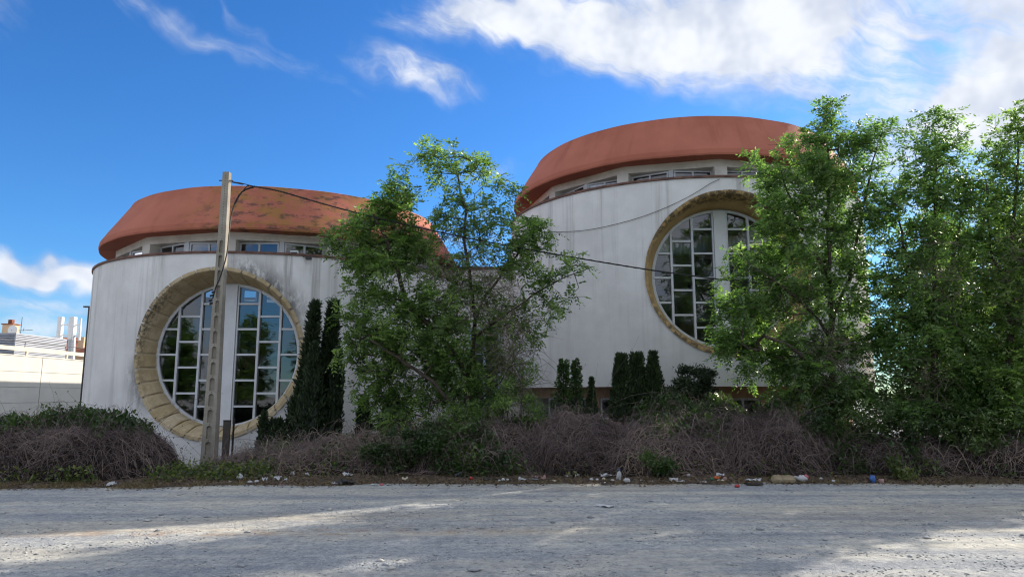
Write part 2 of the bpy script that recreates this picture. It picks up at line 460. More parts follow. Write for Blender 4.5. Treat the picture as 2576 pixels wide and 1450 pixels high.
def f_cane(g, b, out):
    r = g.attr('rnd')
    c = g.ramp(r, [(0.0, (0.046, 0.033, 0.032)), (0.40, (0.165, 0.122, 0.118)), (0.75, (0.33, 0.255, 0.235)), (1.0, (0.52, 0.41, 0.29))])
    g.put(b.inputs['Base Color'], c); b.inputs['Roughness'].default_value = 0.7
M_CANE = mat('bramble_cane', f_cane)
M_BARK = simple('bark', (0.085, 0.068, 0.052), 0.9, var=0.3, scale=14, bump=0.5)
M_TWIG = simple('grey_twig', (0.20, 0.17, 0.13), 0.85, var=0.25, scale=5)
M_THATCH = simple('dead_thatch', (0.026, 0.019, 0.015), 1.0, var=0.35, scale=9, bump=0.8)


def f_concrete(g, b, out):
    co = g.coord(); n = g.noise(co, 2.2, 7, 0.65); n2 = g.noise(co, 40.0, 3)
    x, y, z = g.sep(co)
    st = g.noise(g.comb(g.m('MULTIPLY', x, 18.0), g.m('MULTIPLY', z, 0.5), y), 1.0, 4)
    c = g.mix(g.ss(n, 0.3, 0.72), (0.235, 0.215, 0.18), (0.36, 0.335, 0.285))
    c = g.mix(g.m('MULTIPLY', g.ss(st, 0.55, 0.75), 0.35), c, (0.15, 0.135, 0.115))
    g.put(b.inputs['Base Color'], c); b.inputs['Roughness'].default_value = 0.92
    g.put(b.inputs['Normal'], g.bump(g.m('ADD', n2, n), 0.35, 0.01))
M_CONC = mat('pole_concrete', f_concrete)


def f_gravel(g, b, out):
    co = g.coord(); x, y, z = g.sep(co)
    big = g.noise(g.comb(g.m('MULTIPLY', x, 0.28), y, 0.0), 1.1, 8, 0.7)
    tint = g.noise(g.comb(g.m('MULTIPLY', x, 0.25), y, 7.0), 0.5, 5, 0.6)
    v = g.vor(co, 60.0); v2 = g.vor(co, 130.0)
    cell = g.sep(v.outputs['Color'])[0]; cell2 = g.sep(v2.outputs['Color'])[0]
    sand = g.ss(big, 0.42, 0.60)
    stone = g.mix(cell, (0.305, 0.325, 0.345), (0.45, 0.465, 0.475))
    dust = g.mix(cell2, (0.47, 0.455, 0.41), (0.59, 0.565, 0.50))
    c = g.mix(g.m('MULTIPLY', sand, 0.8), stone, dust)
    c = g.mix(g.m('MULTIPLY', g.ss(tint, 0.50, 0.68), 0.45), c, (0.42, 0.37, 0.29))
    wheel = g.m('MULTIPLY', g.ss(g.m('ABSOLUTE', g.m('SUBTRACT', g.m('ADD', y, g.m('MULTIPLY', x, -0.035)), 8.75)), 0.32, 0.05), g.ss(x, 2.0, -2.0))
    c = g.mix(g.m('MULTIPLY', wheel, g.ss(g.noise(co, 2.5, 4), 0.35, 0.65, 0.0, 0.6)), c, (0.33, 0.22, 0.15))
    grain = g.noise(g.comb(g.m('MULTIPLY', x, 1.0), g.m('MULTIPLY', y, 0.8), 0.0), 13.0, 8, 0.78)
    gr2 = g.noise(g.comb(x, y, 5.0), 3.2, 6, 0.7)
    c = g.mix(1.0, c, g.ramp(grain, [(0.30, (0.42, 0.43, 0.46)), (0.45, (0.85, 0.86, 0.88)), (0.58, (1.08, 1.07, 1.05)), (0.72, (1.35, 1.33, 1.28))]), 'MULTIPLY')
    c = g.mix(1.0, c, g.ramp(gr2, [(0.32, (0.78, 0.79, 0.82)), (0.68, (1.14, 1.13, 1.10))]), 'MULTIPLY')
    trk = g.noise(g.comb(g.m('MULTIPLY', g.m('ADD', x, g.m('MULTIPLY', y, 1.2)), 0.05), g.m('SUBTRACT', g.m('MULTIPLY', y, 2.4), g.m('MULTIPLY', x, 0.09)), 2.0), 1.0, 4, 0.6)
    c = g.mix(1.0, c, g.ramp(trk, [(0.34, (0.80, 0.82, 0.86)), (0.5, (1.0, 1.0, 1.0)), (0.66, (1.20, 1.18, 1.12))]), 'MULTIPLY')
    g.put(b.inputs['Base Color'], c); b.inputs['Roughness'].default_value = 0.95; b.inputs['Specular IOR Level'].default_value = 0.2
    h = g.m('ADD', g.m('MULTIPLY', g.m('SUBTRACT', 1.0, v.outputs['Distance']), g.m('SUBTRACT', 1.3, sand)), g.m('MULTIPLY', v2.outputs['Distance'], -0.4))
    h2 = g.noise(co, 6.0, 6, 0.65)
    n1 = g.bump(g.m('ADD', h2, g.m('MULTIPLY', trk, 1.5)), 0.5, 0.08)
    g.put(b.inputs['Normal'], g.bump(g.m('ADD', g.m('MULTIPLY', h, .6), g.m('MULTIPLY', grain, 1.6)), 0.6, 0.02, n1))
M_GRAVEL = mat('gravel', f_gravel)


def f_soil(g, b, out):
    co = g.coord(); n = g.noise(co, 1.6, 7, 0.7); n2 = g.noise(co, 18.0, 5, 0.7)
    c = g.mix(g.ss(n2, 0.35, 0.65), (0.055, 0.040, 0.030), (0.14, 0.105, 0.075))
    c = g.mix(g.ss(n, 0.5, 0.75), c, (0.24, 0.19, 0.13))
    g.put(b.inputs['Base Color'], c); b.inputs['Roughness'].default_value = 1.0
    g.put(b.inputs['Normal'], g.bump(n2, 0.8, 0.03))
M_SOIL = mat('verge_soil', f_soil)


def f_pebble(g, b, out):
    r = g.attr('rnd')
    g.put(b.inputs['Base Color'], g.ramp(r, [(0, (0.20, 0.21, 0.225)), (0.5, (0.36, 0.375, 0.39)), (0.85, (0.47, 0.47, 0.45)), (1, (0.5, 0.48, 0.44))]))
    b.inputs['Roughness'].default_value = 0.9
M_PEBBLE = mat('pebble', f_pebble)

# ------------------------------------------------------------------ ground
gx_ = [-900, -19, -17.2, 15, 17, 900]; gy_ = [-900, 15.4, 17.0, 34, 36, 900]
ground = mesh('ground', [(x, y, -0.85 if (2 <= i <= 3 and 2 <= j <= 3) else 0.0) for i, x in enumerate(gx_) for j, y in enumerate(gy_)],
              [(i * 6 + j, (i + 1) * 6 + j, (i + 1) * 6 + j + 1, i * 6 + j + 1) for i in range(5) for j in range(5)], M_GRAVEL)
tag(ground, 'grey gravel lot with pale dusty patches in front of the thickets', 'ground', kind='structure')


def edge_y(x):
    base = 13.25 + 0.06 * min(0, x + 1.0) * (1 if x < -1 else 0)
    if x < -5: base = 13.0 + (x + 5) * 0.13
    return base + 0.22 * mnoise.noise((x * 0.7, 3.1, 0)) + 0.13 * mnoise.noise((x * 2.6, 9.1, 0)) + 0.05 * mnoise.noise((x * 9.0, 4.1, 0))


def bank_z(x, y):
    e = edge_y(x); d = max(0.0, y - e)
    q = max(0.0, min(1.0, (y - 15.3) / 1.5)) * max(0.0, min(1.0, (17.6 - abs(x + 1)) / 1.6)); q = q * q * (3 - 2 * q)
    return -0.74 * q + 0.004 + min(1.0, d / 0.9) * (0.05 + 0.05 * mnoise.noise((x * 0.8, y * 0.8, 2))) + 0.02 * mnoise.noise((x * 3, y * 3, 5)) * min(1, d)


nx, ny = 900, 34
V = []; F = []
for i in range(nx + 1):
    x = -26 + 52 * i / nx; e = edge_y(x)
    for j in range(ny + 1):
        y = e + (24.0 - e) * (j / ny) ** 1.8
        V.append((x, y, bank_z(x, y)))
for i in range(nx):
    for j in range(ny):
        a = i * (ny + 1) + j; F.append((a, a + ny + 1, a + ny + 2, a + 1))
verge = mesh('verge', V, F, M_SOIL, smooth=True)
tag(verge, 'strip of brown soil and leaf litter along the thickets', 'verge', kind='structure')

# loose stones on the gravel
def pebbles(name, n, y0, y1, smin, smax, label):
    Yp = y0 + (y1 - y0) * rng.random(n) ** 1.5
    Xp = (rng.random(n) * 2 - 1) * (Yp * 0.80 + 0.6)
    dens_ = np.array([mnoise.noise((a * .9, b * 1.6, 3)) + .6 * mnoise.noise((a * 4, b * 5, 8)) for a, b in zip(Xp, Yp)]); kp = dens_ + .8 * (rng.random(n) - .5) > 0.12
    Xp, Yp = Xp[kp], Yp[kp]; n = len(Xp)
    s = smin + (smax - smin) * rng.random(n) ** 4
    base = np.array([(1, 0, 0), (0, 1, 0), (-1, 0, 0), (0, -1, 0), (0, 0, 1), (0, 0, -1)], float)
    Vp = base[None] * (0.7 + 0.6 * rng.random((n, 6, 1))) * s[:, None, None] * np.stack([1 + .5 * rng.random(n), np.ones(n), 0.30 + .3 * rng.random(n)], 1)[:, None]
    a = rng.random(n) * 6.28; ca, sa = np.cos(a), np.sin(a)
    vx = Vp[:, :, 0] * ca[:, None] - Vp[:, :, 1] * sa[:, None]; vy = Vp[:, :, 0] * sa[:, None] + Vp[:, :, 1] * ca[:, None]
    Vp = np.stack([vx + Xp[:, None], vy + Yp[:, None], Vp[:, :, 2] + (s * 0.18)[:, None]], 2)
    f = np.array([(0, 1, 4), (1, 2, 4), (2, 3, 4), (3, 0, 4), (1, 0, 5), (2, 1, 5), (3, 2, 5), (0, 3, 5)])
    Fp = (f[None] + (np.arange(n) * 6)[:, None, None]).reshape(-1, 3)
    o = mesh(name, Vp.reshape(-1, 3), Fp, M_PEBBLE, attrs={'rnd': np.repeat(rng.random(n), 6)})
    tag(o, label, 'gravel', kind='stuff')
pebbles('loose_gravel', 80000, 5.2, 13.3, 0.003, 0.017, 'loose small stones strewn over the gravel lot')
pebbles('loose_stones', 1900, 5.2, 13.0, 0.010, 0.050, 'larger loose stones strewn over the gravel lot')


# ------------------------------------------------------------------ round buildings
RW = 6.08; YG = -5.05; HOLE = 2.235; GR = 2.0

def hole_patch(R, z0, z1, zc, a, X0, steps=7, flip=False):
    angs = set(np.linspace(0, 2 * math.pi, 97)[:-1].tolist())
    for cx in (-X0, X0):
        for cz in (z0 - zc, z1 - zc): angs.add(math.atan2(cz, cx) % (2 * math.pi))
    angs = sorted(angs); V = []; F = []
    for t in angs:
        c, s = math.cos(t), math.sin(t)
        k = min([(X0 / abs(c)) if abs(c) > 1e-9 else 1e9, ((z1 - zc) / s) if s > 1e-9 else 1e9, ((z0 - zc) / s) if s < -1e-9 else 1e9])
        for j in range(steps + 1):
            rr = a + (k - a) * j / steps; x = rr * c; z = zc + rr * s
            V.append((x, -math.sqrt(max(0.0, R * R - x * x)), z))
    n = len(angs); m = steps + 1
    for i in range(n):
        i2 = (i + 1) % n
        for j in range(steps):
            f = (i * m + j, i * m + j + 1, i2 * m + j + 1, i2 * m + j)
            F.append(f[::-1] if flip else f)
    return V, F


def wall_with_hole(name, parent, z0, z1, zc, material, inner):
    X0 = 3.4; mb = MB()
    for R, a, fl in ((RW, HOLE, False),):
        mb.add(*hole_patch(R, z0, z1, zc, a, X0, flip=fl))
        p0 = math.asin(X0 / R); n = 90
        mb.add(*revolve([(R, z0), (R, (z0 + z1) / 2), (R, z1)], n, p0, 2 * math.pi - p0))
    o = mb.build(name, material, parent, True)
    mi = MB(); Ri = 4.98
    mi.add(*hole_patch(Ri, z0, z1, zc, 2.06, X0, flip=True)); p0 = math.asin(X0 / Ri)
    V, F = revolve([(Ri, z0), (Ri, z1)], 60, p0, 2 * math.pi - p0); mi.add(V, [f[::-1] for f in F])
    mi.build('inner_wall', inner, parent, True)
    return o


def circ_clip(x0, x1, z0, z1, r):
    poly = [(x0, z0), (x1, z0), (x1, z1), (x0, z1)]; n = 72
    for i in range(n):
        t0, t1 = 2 * math.pi * i / n, 2 * math.pi * (i + 1) / n
        ax, az = r * math.cos(t0), r * math.sin(t0); bx, bz = r * math.cos(t1), r * math.sin(t1)
        ins = lambda p: (bx - ax) * (p[1] - az) - (bz - az) * (p[0] - ax) >= -1e-9
        new = []
        for j in range(len(poly)):
            p, q = poly[j], poly[(j + 1) % len(poly)]; ip, iq = ins(p), ins(q)
            if ip: new.append(p)
            if ip != iq:
                d1 = (bx - ax) * (p[1] - az) - (bz - az) * (p[0] - ax); d2 = (bx - ax) * (q[1] - az) - (bz - az) * (q[0] - ax)
                k = d1 / (d1 - d2); new.append((p[0] + (q[0] - p[0]) * k, p[1] + (q[1] - p[1]) * k))
        poly = new
        if len(poly) < 3: return None
    return poly


def round_window(parent, zc):
    """frame ring as the part; mullions, transoms, column and panes below it"""
    n = 72; mb = MB()
    prof = [(GR + 0.05, YG - 0.05), (GR - 0.055, YG - 0.05), (GR - 0.055, YG + 0.05), (GR + 0.05, YG + 0.05)]
    V = []; F = []
    for i in range(n):
        t = 2 * math.pi * i / n
        for r, y in prof: V.append((r * math.cos(t), y, zc + r * math.sin(t)))
    for i in range(n):
        i2 = (i + 1) % n
        for j in range(4): F.append((i * 4 + j, i * 4 + (j + 1) % 4, i2 * 4 + (j + 1) % 4, i2 * 4 + j))
    fr = mesh('round_window', V, F, M_ALU, parent)
    fr['label'] = 'round window of white mullions and staggered transoms'
    xs = [-GR, -0.72 * GR, -0.41 * GR, -0.09 * GR, 0.09 * GR, 0.41 * GR, 0.72 * GR, GR]
    for x in (xs[1], xs[2], xs[5], xs[6]):
        h = math.sqrt(GR * GR - x * x) - 0.02
        MB().box(x - 0.031, x + 0.031, YG - 0.075, YG + 0.06, zc - h, zc + h).build('mullion', M_ALU, fr)
    h = math.sqrt(GR * GR - 0.0324) - 0.02
    MB().box(xs[3], xs[4], YG - 0.10, YG + 0.32, zc - h, zc + h).build('column', M_COLUMN, fr)
    for x in (xs[3] - 0.03, xs[4] + 0.03):
        MB().box(x - 0.020, x + 0.020, YG - 0.06, YG + 0.05, zc - h + 0.03, zc + h - 0.03).build('mullion', M_ALU, fr)
    for c in range(7):
        if c == 3: continue
        x0, x1 = xs[c], xs[c + 1]
        off = 0.36 if c in (1, 5) else 0.0
        cuts = [k * 0.72 + off for k in range(-4, 4)]
        for z in cuts:
            rr = GR - 0.03
            if abs(z) > rr: continue
            lim = math.sqrt(rr * rr - z * z)
            a = max(x0 + (0.038 if c not in (0,) else 0), -lim); b_ = min(x1 - (0.038 if c != 6 else 0), lim)
            if c == 2: b_ -= 0.02
            if c == 4: a += 0.02
            if b_ - a > 0.08:
                MB().box(a, b_, YG - 0.06, YG + 0.05, zc + z - 0.028, zc + z + 0.028).build('transom', M_ALU, fr)
        lv = [-GR] + [z for z in cuts if abs(z) < GR] + [GR]
        for z0, z1 in zip(lv[:-1], lv[1:]):
            p = circ_clip(x0, x1, z0, z1, GR - 0.02)
            if p and max(q[1] for q in p) - min(q[1] for q in p) > 0.1:
                mesh('glass_pane', [(q[0], YG, zc + q[1]) for q in p], [tuple(range(len(p)))], M_GLASS, fr)
    return fr


def ring_point(t, s, zc, back=0.0, bulge=0.0, wob=0.0):
    r = HOLE + (GR + 0.02 - HOLE) * s - bulge * math.sin(math.pi * s) + back
    x = r * math.cos(t)
    yo = -math.sqrt(RW * RW - (HOLE * math.cos(t)) ** 2) - 0.035
    y = yo + (YG - 0.03 - yo) * s
    return (x, y, zc + r * math.sin(t))


def stone_surround(parent, zc, n=34):
    V = []; F = []; m = 96; S = [0, .2, .4, .6, .8, 1.0]
    for i in range(m):
        t = 2 * math.pi * i / m
        for s in S: V.append(ring_point(t, s, zc, 0.008, 0.02))
    k = len(S)
    for i in range(m):
        i2 = (i + 1) % m
        for j in range(k - 1): F.append((i * k + j, i * k + j + 1, i2 * k + j + 1, i2 * k + j))
    sur = mesh('window_surround', V, F, M_MORTAR, parent, True)
    sur['label'] = 'ring of sandstone blocks lining the round opening'
    rr = random.Random(3)
    for i in range(n):
        t0 = 2 * math.pi * (i + 0.055) / n; t1 = 2 * math.pi * (i + 0.945) / n
        lower = max(0.0, -math.sin((t0 + t1) / 2)); bul = 0.03 + 0.07 * lower + rr.uniform(-.008, .008)
        St = [0, .04, .25, .5, .75, .97, 1.0]; V = []; F = []
        T = [t0, t0 + 0.012, (t0 + t1) / 2, t1 - 0.012, t1]
        for a, t in enumerate(T):
            e = 0.016 if a in (0, 4) else 0.0
            for b, s in enumerate(St):
                ee = e + (0.014 if b in (0, 6) else 0.0)
                V.append(ring_point(t, s, zc, ee - 0.004, bul))
            V.append(ring_point(t, 1.0, zc, 0.12)); V.append(ring_point(t, 0.0, zc, 0.10))
        q = len(St) + 2
        for a in range(4):
            for b in range(q):
                F.append((a * q + b, a * q + (b + 1) % q, (a + 1) * q + (b + 1) % q, (a + 1) * q + b))
        F.append(tuple(range(q))[::-1]); F.append(tuple(range(4 * q, 5 * q)))
        mesh('stone_block', V, F, M_STONE, sur)
    return sur


def plain_surround(parent, zc):
    V = []; F = []; m = 120; S = [(0, .10), (0, 0.012), (0.03, 0.0), (.2, 0), (.4, 0), (.6, 0), (.8, 0), (1.0, 0), (1.0, .12)]
    for i in range(m):
        t = 2 * math.pi * i / m; wob = 0.012 * mnoise.noise((math.cos(t) * 6, math.sin(t) * 6, 3))
        for s, bk in S: V.append(ring_point(t, s, zc, bk + (wob if s < .5 else 0), 0.03))
    k = len(S)
    for i in range(m):
        i2 = (i + 1) % m
        for j in range(k - 1): F.append((i * k + j, i * k + j + 1, i2 * k + j + 1, i2 * k + j))
    sur = mesh('window_surround', V, F, M_OCHRE, parent, True)
    sur['label'] = 'smooth ochre lining of the round opening'
    return sur


def polar(r, a, z): return (r * math.sin(a), -r * math.cos(a), z)


def ring12(r0, r1, z0, z1):
    mb = MB()
    for k in range(12):
        a0, a1 = R_(30 * k), R_(30 * (k + 1))
        mb.hexa([polar(r1, a0, z0), polar(r1, a1, z0), polar(r0, a1, z0), polar(r0, a0, z0), polar(r1, a0, z1), polar(r1, a1, z1), polar(r0, a1, z1), polar(r0, a0, z1)])
    return mb


def clerestory(parent, dz):
    """drum of twelve bays under the roof; each bay two sliding windows that meet in a point"""
    ring12(4.95, 5.50, 5.97 + dz, 6.19 + dz).build('lintel', M_DRUM, parent)
    ring12(4.95, 5.50, 5.10 + dz, 5.40 + dz).build('drum_sill', M_DRUM, parent)
    rp = 5.50; pm = MB()
    for k in range(12):
        a = R_(30 * k); d = R_(1.9)
        me = MB().hexa([polar(5.486, a - d, 5.40 + dz), polar(5.497, a, 5.40 + dz), polar(4.97, a, 5.40 + dz), polar(4.97, a - d, 5.40 + dz),
                        polar(5.486, a - d, 5.97 + dz), polar(5.497, a, 5.97 + dz), polar(4.97, a, 5.97 + dz), polar(4.97, a - d, 5.97 + dz)])
        me.hexa([polar(5.497, a, 5.40 + dz), polar(5.486, a + d, 5.40 + dz), polar(4.97, a + d, 5.40 + dz), polar(4.97, a, 5.40 + dz),
                 polar(5.497, a, 5.97 + dz), polar(5.486, a + d, 5.97 + dz), polar(4.97, a + d, 5.97 + dz), polar(4.97, a, 5.97 + dz)])
        me.build('pier', M_DRUM, parent)
        am = a + R_(15)
        MB().hexa([polar(5.30, am - R_(.75), 5.40 + dz), polar(5.30, am + R_(.75), 5.40 + dz), polar(5.18, am + R_(.75), 5.40 + dz), polar(5.18, am - R_(.75), 5.40 + dz),
                   polar(5.30, am - R_(.75), 5.97 + dz), polar(5.30, am + R_(.75), 5.97 + dz), polar(5.18, am + R_(.75), 5.97 + dz), polar(5.18, am - R_(.75), 5.97 + dz)]).build('corner_post', M_ALU, parent)
        for sgn in (-1, 1):
            e0 = np.array(polar(5.10, am + sgn * R_(13.2), 0)); e1 = np.array(polar(5.25, am + sgn * R_(0.8), 0))
            u = e1 - e0; Lw = np.linalg.norm(u); u /= Lw; nrm = np.array((u[1], -u[0], 0.0))
            if np.dot(nrm, e0) < 0: nrm = -nrm
            z0, z1 = 5.40 + dz, 5.955 + dz
            fm = MB()
            def bx(s0, s1, za, zb, o0=-0.03, o1=0.03):
                q = []
                for zz in (za, zb):
                    for s_, o_ in ((s0, o1), (s1, o1), (s1, o0), (s0, o0)):
                        p = e0 + u * s_ + nrm * o_; q.append((p[0], p[1], zz))
                fm.hexa(q)
            bx(0, 0.045, z0, z1); bx(Lw - 0.045, Lw, z0, z1); bx(0.045, Lw - 0.045, z1 - 0.045, z1); bx(0.045, Lw - 0.045, z0, z0 + 0.045)
            bx(Lw / 2 - 0.028, Lw / 2 + 0.028, z0 + 0.045, z1 - 0.045, -0.02, 0.034)
            wo = fm.build('clerestory_window', M_ALU, parent)
            for s0, s1, o_ in ((0.045, Lw / 2 - 0.02, 0.004), (Lw / 2 + 0.02, Lw - 0.045, -0.006)):
                q = [e0 + u * s0 + nrm * o_, e0 + u * s1 + nrm * o_]
                mesh('glass_pane', [(q[0][0], q[0][1], z0 + .03), (q[1][0], q[1][1], z0 + .03), (q[1][0], q[1][1], z1 - .03), (q[0][0], q[0][1], z1 - .03)], [(0, 1, 2, 3)], M_GLASS, wo)


def round_building(name, loc, dz, zc, z0, floor_z, wallm, roofm, stones, inner):
    root = empty(name, loc)
    ztop = 5.46 + dz
    wall_with_hole('wall', root, z0, ztop, zc, wallm, inner)
    V, F = revolve([(RW - 0.37, ztop - 0.06), (RW - 0.37, ztop + 0.03), (RW + 0.045, ztop + 0.045), (RW + 0.045, ztop - 0.015), (RW + 0.0, ztop - 0.02)], 120)
    mesh('coping', V, [f[::-1] for f in F], M_COPING, root)
    V, F = revolve([(RW - 0.37, 5.2 + dz), (4.9, 5.22 + dz)], 72); mesh('gutter_slab', V, F, M_DRUM, root)
    round_window(root, zc)
    (stone_surround if stones else plain_surround)(root, zc)
    clerestory(root, dz)
    wob = lambda t: 0.0
    prof = [(4.9, 6.20), (5.40, 6.19), (5.93, 6.14), (5.985, 6.15), (6.00, 6.20), (5.975, 6.34), (5.78, 6.66), (5.50, 7.11), (5.215, 7.57), (5.20, 7.62), (5.12, 7.65), (5.04, 7.61), (5.0, 7.5), (0.01, 7.52)]
    V, F = revolve([(r, z + dz) for r, z in prof], 128)
    V = [(x + 0.02 * mnoise.noise((x * 1.3, y * 1.3, z)), y + 0.02 * mnoise.noise((x * 1.3, y * 1.3, z + 9)), z + 0.018 * mnoise.noise((x * .9, y * .9, 4))) for x, y, z in V]
    ro = mesh('roof', V, F, roofm, root, True)
    ro.data.set_sharp_from_angle(angle=R_(17))
    V, F = revolve([(RW - 0.36, floor_z), (0.01, floor_z)], 60); mesh('floor', V, [f[::-1] for f in F], M_FLOOR, root)
    return root


ML = wall_material('left_wall_render', 2.73, 5.46, True); MR = wall_material('right_wall_render', 4.95, 7.66, False)
BL = round_building('round_building', (-8.02, 25.05, 0), 0.0, 2.73, -0.95, 0.35, ML, roof_material('mossy_terracotta', True), True, M_INNER_SHADE)
tag(BL, 'lower round white building with mossy terracotta roof and stone-ringed window behind the concrete pole', 'building')
BR = round_building('round_building', (6.07, 25.2, 0), 2.2, 4.95, 1.83, 1.86, MR, roof_material('plain_terracotta', False), False, M_INNER)
tag(BR, 'taller round white building with clean terracotta roof above a peach base', 'building')
# a floodlight and its bracket on the left building's coping, a vent hole in its wall
fl = empty('floodlight', (0, 0, 0))
p = at(741, 634, 19.35)
fl.location = tuple(p)
MB().box(-0.10, 0.10, -0.06, 0.06, -0.10, 0.02).build('lamp_body', M_ALU, fl); MB().box(-0.085, 0.085, -0.066, -0.061, -0.085, -0.005).build('lens', M_DARK, fl)
MB().box(-0.11, 0.11, -0.065, 0.065, 0.021, 0.036).build('hood', M_ALU, fl); MB().bar((0, 0.02, -0.1), (0, 0.02, -0.2), 0.015).build('bracket', M_DARK, fl)
tag(fl, 'small white floodlight standing on the coping of the lower round building', 'lamp')
jb = empty('junction_box', tuple(at(776, 648, 19.30)))
MB().box(-0.07, 0.07, -0.05, 0.06, -0.05, 0.03).build('box', M_DARK, jb); MB().bar((-0.07, 0, 0), (-0.17, 0.03, 0.03), 0.012).bar((0.05, 0, 0.03), (0.06, 0.03, 0.14), 0.012).build('wire_stub', M_CABLE, jb)
tag(jb, 'dark junction box with wire stubs below the floodlight', 'box')
vt = MB(); vp = at(573, 645.5, 19.15); vt.bar((vp[0], 19.13, vp[2]), (vp[0], 19.3, vp[2]), 0.045, 12)
tag(vt.build('vent_pipe', M_DARK), 'small round black vent opening high on the lower round wall', 'vent')

# interior of the right building: gallery parapet, curtains, hanging lamps
V, F = revolve([(4.9, 4.55), (3.9, 4.55), (3.9, 4.85), (4.0, 4.87), (4.0, 4.65), (4.9, 4.65)], 40, R_(95), R_(265)); mesh('gallery', V, F, M_COLUMN, BR)
V = []; F = []; nn = 260
for i in range(nn + 1):
    t = R_(100) + R_(160) * i / nn; r = 5.45 + 0.05 * math.sin(i * 1.9)
    V += [polar(r, t, 4.75), polar(r, t, 6.15)]
for i in range(nn): F.append((2 * i, 2 * i + 2, 2 * i + 3, 2 * i + 1))
mesh('curtain', V, F, M_CURTAIN, BR, True)
V = []; F = []
for i in range(nn + 1):
    t = R_(105) + R_(150) * i / nn; r = 4.78 + 0.04 * math.sin(i * 1.9)
    V += [polar(r, t, 7.45), polar(r, t, 8.22)]
for i in range(nn): F.append((2 * i, 2 * i + 2, 2 * i + 3, 2 * i + 1))
mesh('curtain', V, F, M_NET, BR, True)
# peach base under the overhanging right drum
V, F = revolve([(5.35, -0.95), (5.35, 0.80), (5.42, 0.80), (5.42, 0.88), (5.30, 0.88)], 96); mesh('base_wall', V, F, M_PEACH, BR)
V, F = revolve([(5.30, 1.52), (5.40, 1.52), (5.40, 1.84)], 96); mesh('base_band', V, F, M_PEACH, BR)
V, F = revolve([(5.2, 1.828), (RW, 1.828)], 96); mesh('overhang_soffit', V, F, M_PEACH, BR)
for k in range(-5, 6):
    a = R_(13 * k + 4); hw = R_(5.4)
    fm = MB()
    def fb(a0, a1, za, zb, r0=5.26, r1=5.33): fm.hexa([polar(r1, a0, za), polar(r1, a1, za), polar(r0, a1, za), polar(r0, a0, za), polar(r1, a0, zb), polar(r1, a1, zb), polar(r0, a1, zb), polar(r0, a0, zb)])
    fb(a - hw, a - hw + .012, .88, 1.52); fb(a + hw - .012, a + hw, .88, 1.52); fb(a - .006, a + .006, .94, 1.46); fb(a - hw + .012, a + hw - .012, .88, .94); fb(a - hw + .012, a + hw - .012, 1.46, 1.52)
    wo = fm.build('base_window', M_ALU, BR)
    for a0, a1 in ((a - hw + .012, a - .006), (a + .006, a + hw - .012)):
        mesh('glass_pane', [polar(5.29, a0, .92), polar(5.29, a1, .92), polar(5.29, a1, 1.48), polar(5.29, a0, 1.48)], [(0, 1, 2, 3)], M_GLASS, wo)
    b0, b1 = a + hw, a + R_(13) - hw
    MB().hexa([polar(5.37, b0, .88), polar(5.37, b1, .88), polar(5.2, b1, .88), polar(5.2, b0, .88), polar(5.37, b0, 1.52), polar(5.37, b1, 1.52), polar(5.2, b1, 1.52), polar(5.2, b0, 1.52)]).build('base_pier', M_PEACH, BR)
V, F = revolve([(4.6, -0.4), (4.6, 1.8)], 48); mesh('base_core', V, F, M_INNER, BR)

# link block between the drums
lk = empty('link_building', (-0.95, 24.6, 0))
MB().box(-2.6, 2.5, 0, 4.5, -0.95, 6.0).build('wall', M_DRUM, lk); MB().box(-2.65, 2.55, -0.06, 4.5, 6.0, 6.09).build('coping', M_COPING, lk)
gd = MB().box(-0.55, -0.47, -0.09, 0.0, 0.3, 3.9).box(0.47, 0.55, -0.09, 0.0, 0.3, 3.9).box(-0.04, 0.04, -0.09, 0, 0.3, 3.9)
for z in (0.3, 1.2, 2.1, 3.0, 3.84): gd.box(-0.47, -0.04, -0.085, 0, z, z + 0.07).box(0.04, 0.47, -0.085, 0, z, z + 0.07)
gd = gd.build('glazed_door', simple('pale_blue_frame', (0.36, 0.48, 0.60), 0.4), lk)
for z in (0.37, 1.27, 2.17, 3.07):
    for x in (-0.47, 0.04): mesh('glass_pane', [(x, -0.04, z), (x + 0.43, -0.04, z), (x + 0.43, -0.04, z + 0.83), (x, -0.04, z + 0.83)], [(0, 1, 2, 3)], M_GLASS, gd)
tag(lk, 'white link block with a pale blue glazed door between the two round buildings', 'building')
# unseen hall added behind the lower drum, sized to shade the lower warehouse wall
hb = empty('shadow_hall', (-14, 51, 0))
MB().box(-8, 9, -7, 8, 0, 7.55).build('wall', M_DRUM, hb); MB().box(-8.1, 9.1, -7.1, 8.1, 7.55, 7.67).build('coping', M_COPING, hb)
tag(hb, 'unseen hall added behind the lower round building to shade the warehouse wall', 'building')

# ------------------------------------------------------------------ far left: warehouse, louvred plant box, houses, antennas
M_PANEL = simple('cream_panel', (0.56, 0.54, 0.49), 0.6, var=0.04, scale=0.6)
M_JOINT = simple('panel_joint', (0.30, 0.28, 0.26), 0.8)
M_RAIL = simple('beige_rail', (0.62, 0.58, 0.46), 0.6, var=0.06, scale=1)
M_LOUV = simple('grey_louvre', (0.36, 0.38, 0.43), 0.45, var=0.05, scale=1)
M_TILE = simple('roof_tile', (0.36, 0.12, 0.06), 0.85, var=0.25, scale=1.2, bump=0.4)
M_HOUSE = simple('house_peach', (0.66, 0.47, 0.31), 0.9, var=0.06, scale=1)
M_WHITE = simple('white_paint', (0.80, 0.80, 0.80), 0.5, var=0.04, scale=3)
M_SHUT = simple('brown_shutter', (0.16, 0.07, 0.035), 0.7)

